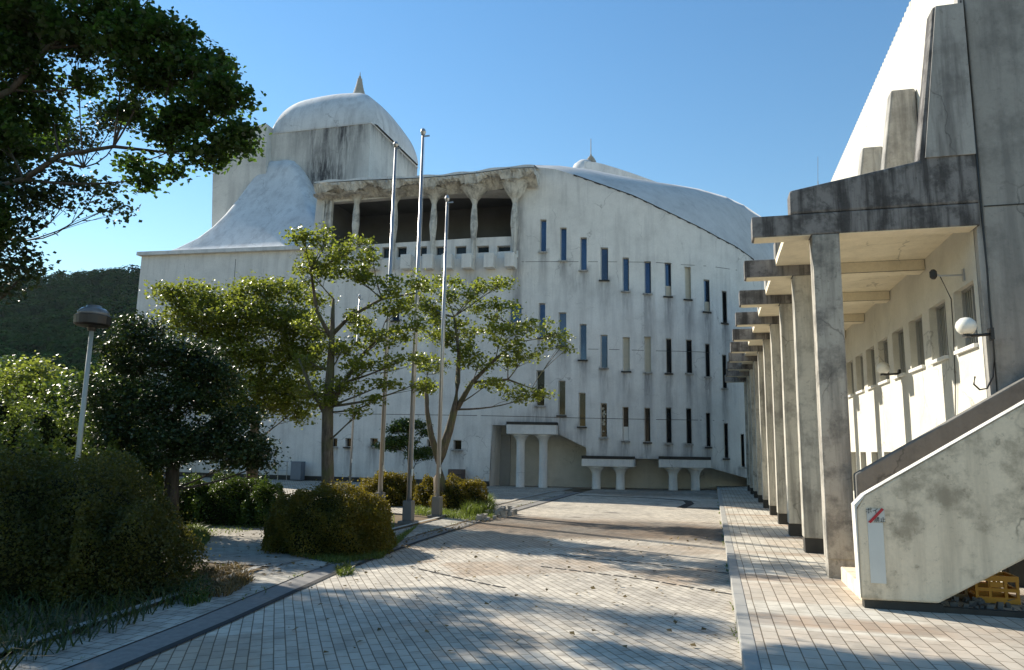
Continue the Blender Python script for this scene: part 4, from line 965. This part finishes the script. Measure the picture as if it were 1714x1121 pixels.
# distant garden trees in front of the hill
for i,(px,topy,D,rp,leaf,la) in enumerate([(60,600,34,60,LF_light,'round green tree before the hill, nearest the left edge'),(150,610,32,50,LF_hedge,'dark round tree before the hill, behind the street lamp'),(215,575,36,40,LF_light,'green tree before the hill touching the corner of the white wall'),(-20,585,36,60,LF_hedge,'dark tree before the hill half out of the left edge')]):
    c=atD(px,topy+45,D); s=D/F; base=(c[0],c[1],0)
    tree('garden_tree',la,'round trees between the garden and the hill',base,[[(c[0],c[1],0,.2),(c[0],c[1],c[2]*.6,.15),(c[0],c[1],c[2],.06)]],
      [((c[0],c[1],c[2]),(rp*s,rp*s,45*s)),((c[0]+.8*rp*s,c[1],c[2]-35*s),(rp*s*.7,rp*s*.7,36*s)),((c[0]-.8*rp*s,c[1],c[2]-30*s),(rp*s*.7,rp*s*.7,36*s)),((c[0],c[1]-.5,c[2]-60*s),(rp*s,rp*s,36*s))],leaf,.17,cl=16,nl=26,sig=.28,r0=.1)
# grasses
def scatter(n,poly_px,z=.0):
    a=np.array([atz(x,y,z)[:2] for x,y in poly_px]); c=a.mean(0); P=[]
    mn,mx=a.min(0),a.max(0)
    while len(P)<n:
        p=mn+(mx-mn)*rng.random(2); ins=False; j=len(a)-1
        for i in range(len(a)):
            if (a[i,1]>p[1])!=(a[j,1]>p[1]) and p[0]<(a[j,0]-a[i,0])*(p[1]-a[i,1])/(a[j,1]-a[i,1])+a[i,0]: ins=not ins
            j=i
        if ins: P.append((p[0],p[1],z))
    return np.array(P)
grass('long_grass','long dark arching grass in front of the huge azalea at lower left',scatter(1500,[(-120,1000),(250,985),(330,1000),(200,1060),(60,1110),(-60,1180),(-200,1150)]),.24,LF_grassd,spread=.9,w_=.008)
grass('grass_tuft','bright lime grass tuft at the edge of the side path',scatter(1500,[(300,890),(335,885),(352,905),(338,922),(305,925)]),.16,LF_bright,spread=.6,w_=.006)
grass('grass_patch','sunlit grass round the foot of the right flagpole',scatter(5000,[(690,852),(760,846),(822,850),(826,868),(790,872),(690,862)]),.14,LF_grass,spread=.6,w_=.007)
grass('grass_patch','bright tall grass at the plaza corner by the forked tree',scatter(2500,[(770,848),(822,842),(826,864),(780,868)]),.34,LF_bright,spread=.5,w_=.008)
grass('weeds','dry weeds and small leaves beside the edging path',scatter(1500,[(330,960),(400,950),(422,975),(380,1000),(310,1010)]),.12,LF_dry,cat='weeds',spread=1.,w_=.008)
grass('weeds','small green weed tuft growing in the edging strip',scatter(260,[(560,952),(585,948),(592,962),(568,966)]),.09,LF_bright,cat='weeds',spread=1.,w_=.008)
grass('weeds','green weeds at the foot of the huge azalea near the edging',scatter(500,[(300,985),(340,975),(350,1010),(310,1020)]),.14,LF_hedge,cat='weeds',spread=1.,w_=.008)
grass('bed_grass','short patchy grass covering the planting beds',np.concatenate([scatter(5000,[(0,900),(420,862),(660,862),(660,900),(480,880),(0,960)]),scatter(3000,[(480,930),(600,930),(660,905),(700,880),(640,935),(560,945)])]),.08,LF_grass,spread=.8,w_=.007)
# fallen leaves
ye_=rng.uniform(4.5,27,900); xe_=np.where(rng.random(900)<.5,.17+rng.normal(size=900)*.015,np.interp(ye_,[-6,2,4.5,6,8.6,12,17,33],[-3.6,-3.85,-4.09,-4.25,-4.62,-4.85,-4.93,-4.7])-.40+rng.normal(size=900)*.04)
kp=np.sin(ye_*1.9)+np.sin(ye_*4.7)>.5
grass('joint_weeds','tiny weeds growing along the kerb and the drain',np.stack([xe_,ye_,np.full(900,.004)],1)[kp],.045,LF_grass,cat='weeds',spread=1.2,w_=.006)
P=np.concatenate([scatter(260,[(400,960),(700,900),(1220,900),(1230,1100),(500,1110)]),scatter(160,[(330,900),(600,880),(640,940),(420,975)]),scatter(260,[(560,950),(700,893),(830,862),(835,870),(700,905),(570,960)])])
P[:,2]=.016+rng.random(len(P))*.01
V,Fc,ti=leaf_mesh(P,.05,rng.random(len(P)),flat=3.)
setp(mk('fallen_leaves',V,Fc,LF_dry,attrs={'tint':ti}),'dry fallen leaves scattered on the paving','leaves',kind='stuff')
# stones and gravel where the edging is broken
k=MB()
for p in scatter(45,[(790,862),(850,852),(860,862),(800,880)],.012):
    s=.02+rng.random()*.05; q=rng.normal(size=(8,3))*s*.3; c8=np.array([(a_,b_,c_) for c_ in(0,1) for b_ in (0,1) for a_ in (0,1)])*s*2
    k.add(c8+q+p,[(0,2,3,1),(4,5,7,6),(0,1,5,4),(1,3,7,5),(3,2,6,7),(2,0,4,6)])
setp(k.make('loose_stones',simple('loose_stone',(.3,.28,.25),.9,var=.4)),'loose broken stones at the plaza corner beside the tall grass','stones',kind='stuff')
# ------------------------------------------------------------------ hill and forest
ridge=[(-900,320),(-500,400),(-200,470),(0,478),(80,474),(150,470),(235,458),(400,470),(700,560),(1100,640)]
V=[];Fc=[];m=14
for j,(px,py) in enumerate(ridge):
    far=atD(px,py,300); near=atD(px,745,75); near[2]=-.5
    for i in range(m):
        t=i/(m-1); p=near*(1-t)+far*t; p[2]=-.5+(far[2]+.5)*(t**1.25); V.append(p)
    V.append(far+np.array([far[0]*.3,far[1]*.3,-12]))
m+=1
for j in range(len(ridge)-1):
    for i in range(m-1): Fc.append((j*m+i,(j+1)*m+i,(j+1)*m+i+1,j*m+i+1))
setp(mk('hill',V,Fc,M_hill,smooth=True),kind='structure')
HV=np.array(V).reshape(len(ridge),m,3)
Ps=[];Ts=[];Ns=[]; rpx=np.array([r[0] for r in ridge],float)
for _ in range(1150):
    px=rng.uniform(-250,420); j=np.searchsorted(rpx,px)-1; fx=(px-rpx[j])/(rpx[j+1]-rpx[j]); i=rng.uniform(0,m-2.01)
    i0=int(i);fi_=i-i0; c=(HV[j,i0]*(1-fi_)+HV[j,i0+1]*fi_)*(1-fx)+(HV[j+1,i0]*(1-fi_)+HV[j+1,i0+1]*fi_)*fx
    r=rng.uniform(2.8,5.4)*(.65+.35*i/m); c=c+np.array([0,0,r*.35]); nl=320
    d=rng.normal(size=(nl,3)); d/=np.linalg.norm(d,axis=1)[:,None]; d[:,2]*=.85
    Ns.append(d); Ps.append(c+d*r*(.82+.2*rng.random((nl,1))*(1+.3*np.sin(d[:,:1]*9+px)))); Ts.append(np.clip(rng.random()*.6+rng.random(nl)*.4,0,1))
V,Fc,ti=leaf_mesh(np.concatenate(Ps),.95,np.concatenate(Ts),flat=.6,nrm=np.concatenate(Ns))
setp(mk('hill_forest',V,Fc,LF_forest,attrs={'tint':ti}),'dense dark green forest covering the hillside behind the garden','forest',kind='stuff')

# ------------------------------------------------------------------ haze over the valley
hm=bpy.data.materials.new('haze_air'); hm.use_nodes=True; hn=hm.node_tree
hn.nodes.remove(hn.nodes['Principled BSDF']); pv=hn.nodes.new('ShaderNodeVolumePrincipled'); pv.inputs['Density'].default_value=.00006
pv.inputs['Color'].default_value=(.70,.82,1,1); pv.inputs['Anisotropy'].default_value=.2
hn.links.new(pv.outputs[0],hn.nodes['Material Output'].inputs['Volume'])
k=MB(); k.box(-420,120,-20,420,-14,150); setp(k.make('haze',hm),'thin blue haze over the valley','haze',kind='stuff')
